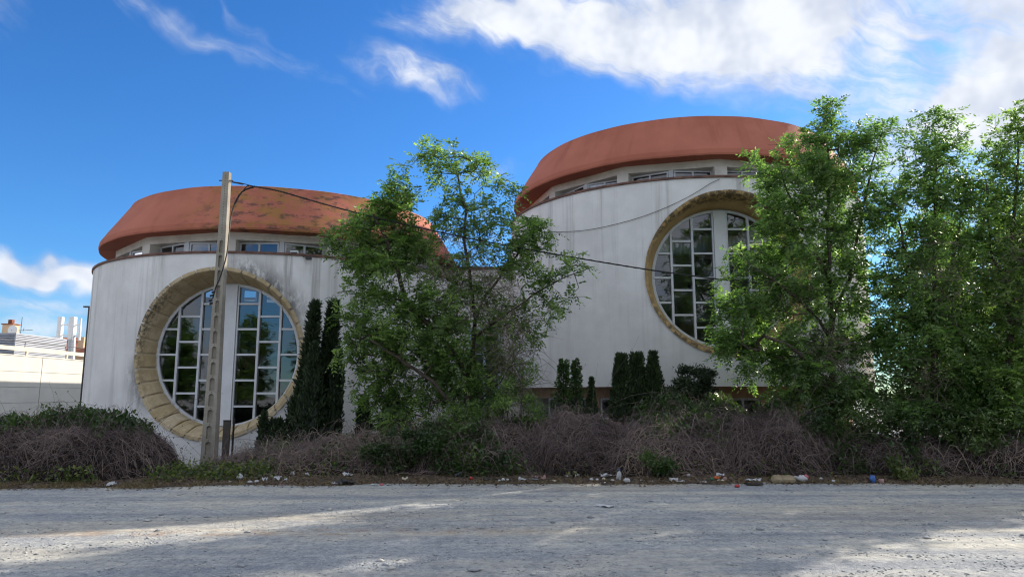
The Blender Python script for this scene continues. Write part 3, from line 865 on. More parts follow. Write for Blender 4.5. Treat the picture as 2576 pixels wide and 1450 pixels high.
wh = empty('warehouse', (-30, 40, 0))
MB().box(-22, -0.06, -14, 24, 0, 3.94).build('core', M_JOINT, wh)
zr = [0, 0.2, 1.14, 2.08, 3.02, 3.96]
for j in range(5):
    for k in range(4):
        y0 = -14 + 9.5 * k + 0.2
        MB().box(-0.055, 0.0, y0 + 0.03, y0 + 9.5 - 0.03, zr[j] + 0.009, zr[j + 1] - 0.009).build('wall_panel', M_PANEL, wh)
MB().box(-0.35, 0.03, -14, 24, 3.965, 4.02).build('cap_flashing', M_PANEL, wh)
tag(wh, 'long cream panelled warehouse wall, upper half sunlit, left of the lower round building', 'building')
rl = empty('roof_rail', (-30.3, 40, 4.02))
MB().box(-0.06, 0.06, -14, 24, 0.28, 0.52).build('beam', M_RAIL, rl)
for k in range(9): MB().box(-0.05, 0.05, -12 + 4 * k, -11.85 + 4 * k, 0, 0.28).build('post', M_RAIL, rl)
for k in range(9): MB().bar((-0.1, -12 + 4 * k, 0.52), (-0.1, -12 + 4 * k, 0.86), 0.02).build('stanchion', M_DARK, rl)
MB().bar((-0.1, -14, 0.86), (-0.1, 24, 0.86), 0.022).build('handrail', M_DARK, rl)
tag(rl, 'beige rail on short posts along the warehouse roof edge', 'rail')
lb = empty('plant_enclosure', (-31.6, 44.8, 4.0))
MB().box(-6, -0.06, 0.06, 5.2, 0, 1.5).build('core', M_DARK, lb)
m1, m2 = MB(), MB()
for i in range(14):
    z = 0.03 + i * 0.108
    m1.hexa([(-0.05, 0.0, z), (0.02, 0.0, z), (0.02, 5.2, z), (-0.05, 5.2, z), (-0.05, 0, z + 0.085), (-0.03, 0, z + 0.085), (-0.03, 5.2, z + 0.085), (-0.05, 5.2, z + 0.085)])
    m2.hexa([(-6, -0.02, z), (-0.05, -0.02, z), (-0.05, 0.05, z), (-6, 0.05, z), (-6, 0.03, z + 0.085), (-0.05, 0.03, z + 0.085), (-0.05, 0.05, z + 0.085), (-6, 0.05, z + 0.085)])
tag(m1.build('louvres', M_LOUV, lb), kind='stuff'); tag(m2.build('louvres', M_LOUV, lb), kind='stuff')
MB().box(-0.06, 0.03, -0.03, 0.0, 0, 1.52).build('corner_trim', M_LOUV, lb)
tag(lb, 'grey louvred plant enclosure on the warehouse roof', 'enclosure')

hs_ = empty('tiled_house', (-56, 92, 0))
MB().box(-7, 10, 0, 10, 0, 6.9).build('wall', M_HOUSE, hs_)
mesh('roof', [(-7.5, -0.6, 6.8), (10.5, -0.6, 6.8), (10.5, 10.6, 6.8), (-7.5, 10.6, 6.8), (-5.5, 5, 8.7), (10.5, 5, 8.7), (-7.5, -0.6, 6.65), (10.5, -0.6, 6.65)],
     [(0, 1, 5, 4), (1, 2, 5), (2, 3, 4, 5), (3, 0, 4), (6, 7, 1, 0)], M_TILE, hs_)
for x in (-5.2, -3.2, -1.0, 1.2): MB().box(x, x + 0.9, -0.06, 0.02, 4.9, 6.2).build('window', M_SHUT, hs_)
for x, z1 in ((-2.2, 9.3), (0.2, 9.0), (1.4, 8.9)):
    MB().box(x, x + 0.8, 2.4, 3.1, 7.2, z1).build('chimney', M_HOUSE, hs_)
tag(hs_, 'peach house with terracotta tiled roof beyond the warehouse', 'house')
h2 = empty('upper_house', (-66, 98, 0))
MB().box(-6, 7, 0, 8, 0, 9.0).build('wall', M_HOUSE, h2)
mesh('roof', [(-6.4, -0.4, 9.0), (7.4, -0.4, 9.0), (7.4, 8.4, 9.0), (-6.4, 8.4, 9.0), (-6.4, 4, 9.9), (7.4, 4, 9.9)], [(0, 1, 5, 4), (2, 3, 4, 5), (1, 2, 5), (3, 0, 4), (0, 3, 2, 1)], M_TILE, h2)
tag(h2, 'peach house with low roof behind the louvred enclosure', 'house')
ch = empty('rooftop_chimney', tuple(at(17, 838, 74)))
MB().box(-0.55, 0.55, 0, 1, -1.2, 0.95).build('stack', M_HOUSE, ch); MB().box(-0.65, 0.65, -0.1, 1.1, 0.955, 1.05).box(-0.2, 0.2, 0.3, 0.7, 1.06, 1.5).build('cap', M_TILE, ch)
tag(ch, 'peach chimney stack with small cap above the louvred enclosure', 'chimney')
V, F = revolve([(0.02, 0.0), (0.3, 0.05), (0.5, 0.16)], 16)
dsh = mesh('satellite_dish', [(x, z, y) for x, y, z in V], F, M_WHITE, None, True); dsh.location = tuple(at(29, 829, 73.5))
MB().bar((0, 0.0, 0), (0, 0.6, -0.1), 0.04).build('mount', M_DARK, dsh); tag(dsh, 'small white satellite dish beside the peach chimney', 'dish')
ta = empty('television_aerial', tuple(at(52, 835, 60)))
MB().bar((0, 0, -0.6), (0, 0, 1.3), 0.02).build('mast', M_DARK, ta); MB().bar((-0.25, 0, 0.15), (1.0, 0, 0.2), 0.018).bar((0.2, 0, 0.1), (0.25, 0, 0.4), 0.015).build('boom', M_DARK, ta)
tag(ta, 'thin television aerial above the louvred enclosure', 'aerial')
mt = empty('antenna_mast', tuple(at(178, 903, 72)))
zt = 0.0
def rel(x, y): return at(x, y, 72) - at(178, 903, 72)
a = rel(178, 925); b_ = rel(182, 838); MB().bar(a, b_, 0.34, 10).build('pole', simple('mast_grey', (0.45, 0.47, 0.50), 0.5, 0.3), mt)
for xt, yt, xb, yb, r in ((154, 797, 149, 852, 0.30), (184, 797, 180, 853, 0.38), (203, 800, 199, 855, 0.13)):
    p0, p1 = rel(xt, yt), rel(xb, yb); an = MB()
    an.bar(p1, p0, r, 8).build('antenna', M_WHITE, mt)
for y in (815, 842): MB().bar(rel(150, y), rel(203, y + 2), 0.07).build('cross_arm', M_WHITE, mt)
tag(mt, 'antenna mast with three white upright antennas over the tiled roofs', 'mast')
lp = empty('lamp_post', (at(221, 800, 40)[0], 40, 0))
MB().bar((0.02, 0, 0), (0.02, 0, 6.55), 0.05, 8).build('pole', M_DARK, lp); MB().box(-0.28, 0.08, -0.08, 0.08, 6.55, 6.63).build('lamp_head', M_DARK, lp)
tag(lp, 'slim black lamp post half hidden by the edge of the lower round building', 'lamp post')

# ------------------------------------------------------------------ concrete pole
PX, PY = -6.42, 15.3; PH = 6.55
pole = empty('utility_pole', (PX, PY, 0))
def pw(z): k = min(max(z / PH, -0.05), 1.0); return 0.150 + (0.072 - 0.150) * k, 0.215 + (0.135 - 0.215) * k   # half width, depth
def fx(u, z): return u * pw(z)[0]
def fy(z): return -pw(z)[1] / 2
mb = MB(); zb = -0.4
H, Dp = pw(zb); Ht, Dt = pw(PH); c = 0.25
# sides, back and top with a small chamfer at the corners
for s_ in (-1, 1):
    mb.add([(s_ * H * (1 - c * .12), -Dp / 2, zb), (s_ * H, -Dp / 2 + .02, zb), (s_ * H, Dp / 2, zb), (s_ * Ht * (1 - c * .12), -Dt / 2, PH), (s_ * Ht, -Dt / 2 + .012, PH), (s_ * Ht, Dt / 2, PH)],
           [(0, 1, 4, 3), (1, 2, 5, 4)] if s_ > 0 else [(3, 4, 1, 0), (4, 5, 2, 1)])
mb.add([(-H, Dp / 2, zb), (H, Dp / 2, zb), (Ht, Dt / 2, PH), (-Ht, Dt / 2, PH)], [(1, 0, 3, 2)])
mb.add([(-Ht, -Dt / 2 + .012, PH), (-Ht * .97, -Dt / 2, PH), (Ht * .97, -Dt / 2, PH), (Ht, -Dt / 2 + .012, PH), (Ht, Dt / 2, PH), (-Ht, Dt / 2, PH)], [(0, 1, 2, 3, 4, 5)])
ztop_n = 5.02; cells = []; z = ztop_n; pitch = 0.335
while z - pitch > 0.05: cells.append((z - pitch, z)); z -= pitch
lowz = z
cw = 1 - c * .12
def quadface(z0, z1): mb.add([(-pw(z0)[0] * cw, fy(z0), z0), (pw(z0)[0] * cw, fy(z0), z0), (pw(z1)[0] * cw, fy(z1), z1), (-pw(z1)[0] * cw, fy(z1), z1)], [(0, 1, 2, 3)])
quadface(ztop_n, PH); quadface(zb, lowz)
for z0, z1 in cells:
    h = z1 - z0; zm = z0 + h * .48; aw = 0.42; hh = h * 0.40
    arch = []
    outer = []
    K = 40
    for i in range(K):
        t = 2 * math.pi * i / K; cx, sz = math.cos(t), math.sin(t)
        k = 1 / max(abs(cx), abs(sz))
        u_, v_ = cx * k, sz * k
        outer.append((u_ * cw, z0 + h / 2 + v_ * h / 2))
        awx = aw * pw(zm)[0] / pw(zm)[0]
        if sz >= 0:
            # half round head
            rad = aw * pw(zm)[0]
            arch.append((cx * aw, zm + hh - rad + sz * rad))
        else:
            arch.append((u_ * aw, zm + hh - aw * pw(zm)[0] + v_ * (2 * hh - aw * pw(zm)[0])))
    V = []; F = []
    for (u_, zz) in outer: V.append((fx(u_, zz), fy(zz), zz))
    for (u_, zz) in arch: V.append((u_ * pw(zm)[0], fy(zz), zz))
    for (u_, zz) in arch: V.append((u_ * pw(zm)[0] * .93, fy(zz) + 0.055, zz - 0.004))
    for i in range(K):
        j = (i + 1) % K
        F.append((i, j, K + j, K + i)); F.append((K + i, K + j, 2 * K + j, 2 * K + i))
    F.append(tuple(range(2 * K, 3 * K)))
    mb.add(V, F)
mb.build('shaft', M_CONC, pole)
mh = MB()
for i in range(23):
    z = 5.14 + i * 0.060; mh.bar((0, fy(z) - 0.004, z), (0, fy(z) + 0.02, z), 0.009, 6)
for z0, z1 in cells: mh.bar((0, fy(z1) - 0.004, z1 - 0.004), (0, fy(z1) + 0.02, z1 - 0.004), 0.008, 6)
tag(mh.build('bolt_holes', M_DARK, pole), kind='stuff')
bk = MB().bar((-0.16, -0.02, 6.36), (0.14, -0.02, 6.36), 0.012).bar((0.14, -0.02, 6.36), (0.16, -0.02, 6.31), 0.014).build('anchor_bolt', M_DARK, pole)
tag(pole, 'tapered concrete utility pole with arched recesses in front of the stone-ringed window', 'utility pole')

def spline(pts, n=8):
    pts = [np.array(p, float) for p in pts]; out = []
    P = [2 * pts[0] - pts[1]] + pts + [2 * pts[-1] - pts[-2]]
    for i in range(1, len(P) - 2):
        for k in range(n):
            t = k / n; p0, p1, p2, p3 = P[i - 1], P[i], P[i + 1], P[i + 2]
            out.append(0.5 * ((2 * p1) + (p2 - p0) * t + (2 * p0 - 5 * p1 + 4 * p2 - p3) * t * t + (3 * p1 - p0 - 3 * p2 + p3) * t ** 3))
    out.append(P[-2]); return out


def twisted(pts, r, turns, off, name, parent=None):
    sp = spline(pts, 10); mbx = MB()
    for ph in (0, 2.09, 4.19):
        q = []
        for i, p in enumerate(sp):
            a = ph + turns * i / len(sp) * 6.283
            q.append(p + np.array((0, math.cos(a) * off, math.sin(a) * off)))
        mbx.add(*tube(q, r, 5))
    return mbx.build(name, M_CABLE, parent, True)
run = [at(640, 469, 15.28), at(700, 480, 15.3), at(780, 503, 15.35), at(870, 528, 15.4), at(1000, 560, 15.5), at(1200, 603, 15.6), at(1420, 643, 15.7), at(1640, 679, 15.8), at(1830, 704, 15.9), at(2000, 719, 16.0), at(2240, 733, 16.2), at(2600, 742, 16.4)]
cb = empty('power_cable', tuple(run[0]))
o = twisted([p - run[0] for p in run], 0.0095, 34, 0.012, 'span', cb)
tag(cb, 'black twisted power cable strung from the concrete pole across to the trees', 'cable')
drop = [at(640, 469, 15.28), at(612, 480, 15.22), at(594, 503, 15.2), at(582, 540, 15.17), at(576, 590, 15.13), at(570, 640, 15.10), at(556, 690, 15.08), at(543, 722, 15.07), at(535, 750, 15.07)]
twisted([p - run[0] for p in drop], 0.0095, 7, 0.013, 'drop', cb)
twisted([p - run[0] for p in [at(641, 469, 15.28), at(622, 468, 15.25), at(604, 490, 15.2), at(592, 512, 15.18)]], 0.006, 3, 0.008, 'slack_loop', cb)
hw = MB(); hw.bar(at(586, 458, 15.25) - run[0], at(612, 463, 15.26) - run[0], 0.018); hw.add(*tube([at(577, 458, 15.25) - run[0], at(600, 459, 15.25) - run[0], at(640, 469, 15.28) - run[0]], 0.010, 5))
hw.build('tension_clamp', M_DARK, cb)
e = MB()
for px_, py_ in ((537, 735), (532, 744), (530, 756), (531, 764)): q = at(px_, py_, 15.06) - run[0]; e.bar(q - np.array((0.035, 0, 0)), q + np.array((0.03, 0, 0.02)), 0.022)
e.build('cable_end_cap', M_CABLE, cb)
# thin wire lying against the right building's wall
def on_wall(x, y, cx=6.07, cy=25.2, R=RW + 0.03):
    v, fw, zc_ = ray(x, y); a = v / fw
    A = a * a + 1; B = -2 * (a * cx + cy); Cc = cx * cx + cy * cy - R * R
    Yh = (-B - math.sqrt(max(0, B * B - 4 * A * Cc))) / (2 * A); return at(x, y, Yh)
wp = spline([on_wall(*q) for q in ((1810, 450), (1785, 462), (1745, 487), (1690, 515), (1620, 543), (1551, 563), (1490, 576), (1447, 581), (1398, 583), (1360, 582))], 6)
V, F = tube(wp, 0.008, 5); tag(mesh('wall_wire', V, F, simple('grey_wire', (0.09, 0.09, 0.085), 0.7), None, True), 'thin grey wire sagging across the taller round wall', 'wire')

# two posts just behind the concrete pole
po = empty('fence_post', (at(566, 1150, 16.0)[0], 16.0, 0)); MB().box(-0.075, 0.075, -0.03, 0.03, -0.7, 1.02).build('board', simple('grey_post', (0.10, 0.085, 0.075), 0.8), po)
MB().box(-0.078, 0.078, -0.034, 0.034, 1.02, 1.05).build('cap', M_DARK, po); tag(po, 'wide dark grey post behind the concrete pole', 'post')
po = empty('steel_stake', (at(583, 1150, 16.1)[0], 16.1, 0)); MB().box(-0.022, 0.022, -0.004, 0.004, -0.7, 1.08).box(-0.022, -0.014, 0.004, 0.04, -0.7, 1.08).build('angle_bar', M_DARK, po)
tag(po, 'thin dark steel stake beside the wide grey post', 'stake')

# ------------------------------------------------------------------ broadleaf trees
def sample_clumps(clumps, n, Y0, grow_=1.0, tuft=26.0, sig=0.15):
    """points in ellipsoids given on the photo grid at depth Y0: x, y, rx, ry, density"""
    wts = np.array([c[2] * c[3] * (c[4] if len(c) > 4 else 1.0) for c in clumps], float); wts /= wts.sum(); subs = {}
    idx = rng.choice(len(clumps), n, p=wts); out = np.empty((n, 3))
    k = Y0 / FPX
    for i, ci in enumerate(idx):
        c = clumps[ci]
        rx, rz = c[2] * k * grow_, c[3] * k * grow_
        if ci not in subs:
            q = max(4, int(tuft * rx * rz)); dd = rng.normal(size=(q, 3)); dd /= np.linalg.norm(dd, axis=1, keepdims=True); subs[ci] = dd * (rng.random((q, 1)) ** 0.42)
        d = subs[ci][rng.integers(len(subs[ci]))]
        out[i] = at(c[0], c[1], Y0) + np.array((d[0] * rx, d[1] * min(1.6, 0.9 * max(rx, rz)), d[2] * rz)) + rng.normal(size=3) * np.array((sig, sig, sig * .7))
    return out


def grow(skeleton, tips, jitter=0.06, step=0.30):
    """skeleton: list of polylines (first one the trunk); every tip is tied to the nearest wood"""
    P = []; par = []
    def addline(pts, start):
        prev = start
        for a, b in zip(pts[:-1], pts[1:]):
            a = np.array(a); b = np.array(b); n = max(1, int(np.linalg.norm(b - a) / 0.22))
            for i in range(1, n + 1):
                P.append(a + (b - a) * i / n + rng.normal(size=3) * 0.015); par.append(prev); prev = len(P) - 1
    P.append(np.array(skeleton[0][0], float)); par.append(-1)
    addline(skeleton[0], 0)
    for ln in skeleton[1:]:
        A = np.array(P); i = int(np.argmin(np.linalg.norm(A - np.array(ln[0]), axis=1))); addline([P[i]] + [np.array(q, float) for q in ln[1:]], i)
    A = np.array(P); d = np.min(np.linalg.norm(tips[:, None] - A[None, ::3], axis=2), axis=1); order = np.argsort(d)
    buf = np.empty((len(P) + len(tips) * 8, 3)); n0 = len(P); buf[:n0] = A; endpoints = []
    for ti in order:
        t = tips[ti]; N = len(par)
        dv = t[None] - buf[:N]
        cost = np.linalg.norm(dv, axis=1) + 0.55 * np.maximum(0, -dv[:, 2])
        i = int(np.argmin(cost)); a = buf[i].copy(); L = np.linalg.norm(t - a); n = min(7, max(1, int(L / step)))
        bend = np.array((0, 0, 0.10 * L)); prev = i
        for k in range(1, n + 1):
            f = k / n; q = a + (t - a) * f + bend * math.sin(math.pi * f) + (rng.normal(size=3) * jitter if k < n else 0)
            buf[N] = q; par.append(prev); prev = N; N += 1
        endpoints.append((prev, i))
    P = buf[:len(par)]; par = np.array(par)
    cnt = np.ones(len(par))
    for i in range(len(par) - 1, 0, -1): cnt[par[i]] += cnt[i]
    return P, par, cnt, np.array([e[0] for e in endpoints])


def compound(P, D, pairs=4, L=0.29, ll=0.098, lw=0.041, droop=0.35):
    """pinnate leaves: rachis along D from P; returns leaf blades and a random value per leaf"""
    n = len(P); D = norm(D); ref = np.array([[0, 0, 1.0]]); S = norm(np.cross(D, ref) + rng.normal(size=(n, 3)) * 0.15); U = np.cross(S, D)
    Ls = L * (0.7 + 0.6 * rng.random(n)); rv = rng.random(n); outP = []; outD = []; outS = []; outL = []; outR = []
    for k in range(pairs + 1):
        f = 0.18 + 0.82 * k / pairs
        pos = P + D * (Ls * f)[:, None] - np.array([[0, 0, 1.0]]) * (droop * Ls * f * f)[:, None]
        sides = (-1, 1) if k < pairs else (0,)
        for sd_ in sides:
            d = D * (0.55 if sd_ else 1.0) + S * (0.85 * sd_) + U * rng.normal(0, 0.18, n)[:, None] - np.array([[0, 0, 1.0]]) * (0.15 + 0.4 * rng.random(n))[:, None]
            sv_ = np.cross(norm(d), U + rng.normal(size=(n, 3)) * 0.35)
            outP.append(pos); outD.append(d); outS.append(sv_); outL.append(ll * (0.75 + 0.5 * rng.random(n)) * (0.8 + 0.3 * math.sin(math.pi * f)))
            outR.append(np.clip(rv * 0.75 + 0.25 * rng.random(n), 0, 1))
    Pp = np.concatenate(outP); Ll = np.concatenate(outL)
    V, F = blades(Pp, np.concatenate(outD), np.concatenate(outS), Ll, Ll * lw / ll, fold=0.12)
    return V, F, np.repeat(np.concatenate(outR), 4)


def broadleaf(name, label, base, skeleton, clumps, ntips, Y0, leaf, per=3, rmin=0.0032, pw_=0.43, dead=None, group=None, spread=1.0, **kw):
    root = empty(name, tuple(base)); b0 = np.array(base)
    tips = sample_clumps(clumps, ntips, Y0, spread)
    P, par, cnt, ends = grow(skeleton, tips)
    r = rmin * cnt ** pw_
    i = np.arange(1, len(P)); thick = r[i] > 0.02
    Vs = []; Fs = []; nv = 0
    for msk, k in ((thick, 7), (~thick, 3)):
        ii = i[msk]
        if len(ii) == 0: continue
        V, F = segs_mesh(P[par[ii]], P[ii], np.minimum(r[par[ii]], r[ii] * 1.6), r[ii], k); Vs.append(V); Fs.append(F + nv); nv += len(V)
    mesh('trunk', np.concatenate(Vs) - b0, np.concatenate(Fs), M_BARK, root)
    src = np.repeat(ends, per); pd = norm(P[src] - P[par[src]])
    D = pd * 0.5 + rdir(len(src)) * 0.75 + np.array([[0, 0, 0.12]])
    f = rng.random(len(src))[:, None] * 0.9
    V, F, rv = compound(P[src] - (P[src] - P[par[src]]) * f, D, **kw)
    # leaves near one another share a tone
    mesh('crown', V - b0, F, leaf, root, attrs={'rnd': rv})
    if dead:
        n, cl, zone = dead
        p = sample_clumps(zone, n, Y0, 1.0, 200.0, 0.1); d = rdir(n) + np.array([[0, 0, -0.15]]); L = 0.25 + 0.6 * rng.random(n)
        q = p + d * L[:, None] * 0.5 + rng.normal(size=(n, 3)) * 0.04; e = q + (d + rng.normal(size=(n, 3)) * 0.5) * L[:, None] * 0.5
        V1, F1 = segs_mesh(p, q, np.full(n, .005), np.full(n, .004), 3); V2, F2 = segs_mesh(q, e, np.full(n, .004), np.full(n, .0015), 3)
        mesh('dead_twigs', np.concatenate([V1, V2]) - b0, np.concatenate([F1, F2 + len(V1)]), M_TWIG, root)
    tag(root, label, 'tree', group)
    return root


YC = 15.9
central = broadleaf('ash_tree', 'airy green ash tree with bare grey twigs standing between the two round buildings', at(1165, 1168, YC),
    [[at(1165, 1172, YC), at(1172, 1060, YC), at(1185, 930, YC), at(1196, 800, YC), at(1186, 720, YC), at(1178, 665, YC), at(1167, 610, YC), at(1170, 530, YC), at(1150, 440, YC)],
     [at(1180, 950, YC), at(1120, 860, YC), at(1022, 757, YC), at(1000, 690, YC - .2), at(978, 610, YC - .3), at(940, 540, YC - .3)],
     [at(1192, 800, YC), at(1216, 744, YC), at(1255, 700, YC + .2), at(1300, 640, YC + .2), at(1330, 580, YC + .2)],
     [at(1190, 860, YC), at(1260, 800, YC - .2), at(1340, 740, YC - .2), at(1420, 695, YC - .2), at(1470, 680, YC - .2)],
     [at(1172, 1060, YC), at(1090, 960, YC - .5), at(1000, 900, YC - .6), at(930, 850, YC - .6)],
     [at(1170, 1040, YC), at(1260, 960, YC - .4), at(1310, 870, YC - .4)]],
    [(1100, 385, 52, 34, .75), (1070, 420, 55, 45, .8), (1140, 430, 80, 60, .7), (1215, 425, 60, 50, .7), (1285, 450, 28, 55, .7), (1010, 450, 45, 40, .7), (1010, 500, 60, 60, .9),
     (930, 535, 75, 55, 1.4), (980, 570, 95, 70, 1.5), (895, 600, 75, 60, 1.4), (1000, 650, 120, 85, 1.7), (900, 680, 50, 70, 1.4), (925, 740, 55, 60, 1.2), (845, 600, 30, 20, .8),
     (1120, 520, 70, 60, .8), (1230, 530, 70, 60, .8), (1190, 600, 80, 60, .6), (1290, 560, 40, 70, .8), (1340, 590, 45, 55, 1.2), (1310, 660, 70, 60, 1.2), (1390, 660, 55, 50, 1.0), (1370, 590, 30, 30, .9),
     (1440, 680, 35, 22, .9), (1480, 678, 14, 10, .7), (1400, 745, 60, 35, 1.0), (1440, 735, 30, 20, .8), (1370, 790, 35, 25, .7), (1250, 700, 60, 60, .6),
     (1060, 760, 110, 90, 1.5), (940, 800, 70, 60, 1.2), (1060, 850, 130, 70, 1.9), (910, 870, 50, 60, 1.0), (960, 920, 75, 80, 1.1), (1060, 940, 100, 80, 1.3), (930, 1000, 60, 60, 1.0), (1010, 1030, 90, 60, 1.1),
     (1140, 900, 70, 80, 1.1), (1170, 1000, 80, 60, .9), (1280, 780, 60, 60, .9), (1300, 910, 45, 70, .8), (1210, 880, 60, 80, 1.0), (1240, 980, 70, 50, .9), (1200, 790, 60, 60, .8), (1130, 690, 60, 50, .8), (1340, 830, 40, 40, .6)],
    2300, YC, M_LEAF, per=3, dead=(1500, 0, [(1200, 740, 110, 90, 1), (1290, 860, 60, 120, 1.2), (1180, 640, 90, 80, .5), (1080, 700, 110, 80, .4), (1300, 960, 60, 80, 1.0)]))

YR = 15.6
t1 = broadleaf('ash_tree', 'tall green ash tree in front of the taller building\'s round window', at(2090, 1185, YR),
    [[at(2090, 1190, YR), at(2095, 1000, YR), at(2092, 850, YR), at(2088, 720, YR), at(2082, 600, YR), at(2085, 450, YR), at(2082, 330, YR)],
     [at(2092, 800, YR), at(2135, 700, YR), at(2155, 600, YR), at(2180, 480, YR), at(2205, 360, YR)],
     [at(2090, 860, YR), at(2020, 760, YR - .3), at(1940, 700, YR - .4), at(1860, 650, YR - .5)],
     [at(2092, 960, YR), at(2000, 880, YR - .5), at(1900, 830, YR - .6)], [at(2088, 700, YR), at(2030, 600, YR), at(1980, 480, YR), at(1960, 410, YR)]],
    [(2080, 262, 9, 16, 3.0), (2080, 285, 16, 24, 1.8), (2085, 330, 35, 45, 1.0), (2040, 370, 40, 40, 1.0), (2130, 370, 50, 45, 1.0), (2195, 330, 28, 40, .8), (2225, 320, 22, 30, .7), (2190, 390, 50, 40, .9), (1985, 375, 30, 40, .8),
     (1945, 440, 55, 45, 1.1), (2020, 440, 70, 50, 1.2), (1965, 510, 65, 50, 1.3), (1900, 415, 35, 18, .8), (2090, 440, 70, 60, 1.2), (2170, 450, 60, 60, 1.1), (2080, 530, 80, 60, 1.3), (1990, 580, 70, 60, 1.4), (2160, 540, 55, 60, 1.0),
     (1975, 660, 60, 60, 1.4), (2060, 650, 80, 70, 1.4), (2140, 630, 55, 60, 1.0), (1860, 640, 45, 25, 1.0), (1900, 670, 60, 35, 1.1), (1820, 690, 35, 22, .9), (1935, 730, 80, 45, 1.2), (1845, 760, 65, 40, 1.2), (1900, 810, 90, 55, 1.4),
     (2020, 760, 80, 70, 1.3), (2110, 750, 55, 60, .9), (1880, 870, 80, 40, 1.3), (1980, 870, 90, 60, 1.3), (2080, 850, 70, 60, 1.0), (1830, 860, 40, 30, 1.1), (1950, 940, 110, 45, 1.1), (2080, 940, 90, 60, 1.1), (2160, 900, 40, 50, .6), (2170, 980, 60, 50, .9), (2030, 1010, 100, 50, 1.0), (2195, 610, 32, 50, .7), (2200, 720, 32, 55, .7), (2195, 830, 36, 55, .8)],
    2150, YR, M_LEAF2, per=3, spread=1.12, dead=(700, 0, [(1980, 740, 70, 60, 1), (2060, 900, 90, 90, 1)]))
t2 = broadleaf('ash_tree', 'upright bushy ash tree, second from the right edge, against the white cloud', at(2350, 1190, 15.3),
    [[at(2350, 1195, 15.3), at(2352, 1000, 15.3), at(2348, 800, 15.3), at(2350, 600, 15.3), at(2352, 450, 15.3), at(2352, 330, 15.3)],
     [at(2350, 850, 15.3), at(2290, 700, 15.3), at(2265, 560, 15.3), at(2255, 480, 15.3)], [at(2350, 800, 15.3), at(2400, 650, 15.3), at(2415, 520, 15.3)]],
    [(2355, 300, 30, 32, .9), (2320, 345, 35, 40, .9), (2385, 340, 35, 40, .9), (2350, 400, 60, 45, 1.1), (2300, 430, 45, 45, 1.0), (2400, 430, 40, 50, 1.0), (2350, 480, 70, 50, 1.1), (2260, 470, 40, 40, .9), (2245, 530, 45, 50, .9), (2330, 570, 80, 60, 1.1), (2410, 560, 55, 60, 1.0),
     (2270, 620, 60, 60, 1.0), (2370, 660, 80, 70, 1.1), (2290, 720, 80, 70, 1.2), (2400, 760, 80, 70, 1.2), (2250, 800, 60, 70, 1.2), (2330, 830, 90, 70, 1.3), (2430, 850, 70, 70, 1.2), (2260, 910, 80, 60, 1.3), (2370, 930, 100, 60, 1.3), (2230, 1000, 80, 50, 1.2), (2330, 1020, 100, 50, 1.2), (2440, 980, 80, 70, 1.2), (2200, 870, 35, 60, .9), (2215, 500, 35, 40, .5), (2195, 610, 40, 50, .35), (2225, 700, 50, 50, .4), (2200, 800, 50, 60, .5), (2445, 500, 35, 50, .6), (2450, 620, 45, 60, .8), (2455, 740, 50, 60, .9)],
    1750, 15.3, M_LEAF2, per=3, spread=1.18, dead=(500, 0, [(2350, 700, 80, 150, 1), (2300, 950, 90, 90, 1)]))
t3 = broadleaf('ash_tree', 'ash tree cut by the right edge of the photo', at(2545, 1195, 15.0),
    [[at(2545, 1200, 15.), at(2535, 1000, 15.), at(2540, 850, 15.), at(2530, 700, 15.), at(2555, 520, 15.), at(2560, 330, 15.)], [at(2540, 850, 15.), at(2600, 700, 15.), at(2650, 520, 15.)], [at(2535, 760, 15.), at(2490, 620, 15.), at(2480, 450, 15.)]],
    [(2560, 300, 28, 36, .9), (2580, 350, 40, 40, .9), (2500, 365, 45, 45, .9), (2460, 420, 30, 50, .8), (2540, 420, 55, 50, .9), (2620, 430, 50, 60, .9), (2500, 500, 55, 50, .9), (2580, 520, 60, 60, .9), (2480, 590, 45, 60, .9), (2560, 610, 70, 60, .9), (2650, 580, 60, 70, .9),
     (2510, 700, 60, 60, .9), (2600, 710, 70, 70, .9), (2520, 800, 60, 60, .9), (2610, 830, 80, 70, 1.0), (2490, 890, 60, 60, 1.1), (2570, 930, 80, 70, 1.1), (2660, 950, 70, 80, 1.0), (2500, 990, 80, 60, 1.1), (2600, 1040, 90, 60, 1.1), (2690, 760, 60, 90, .9)],
    1550, 15.0, M_LEAF, per=3, spread=1.18, dead=(400, 0, [(2540, 700, 80, 150, 1)]))

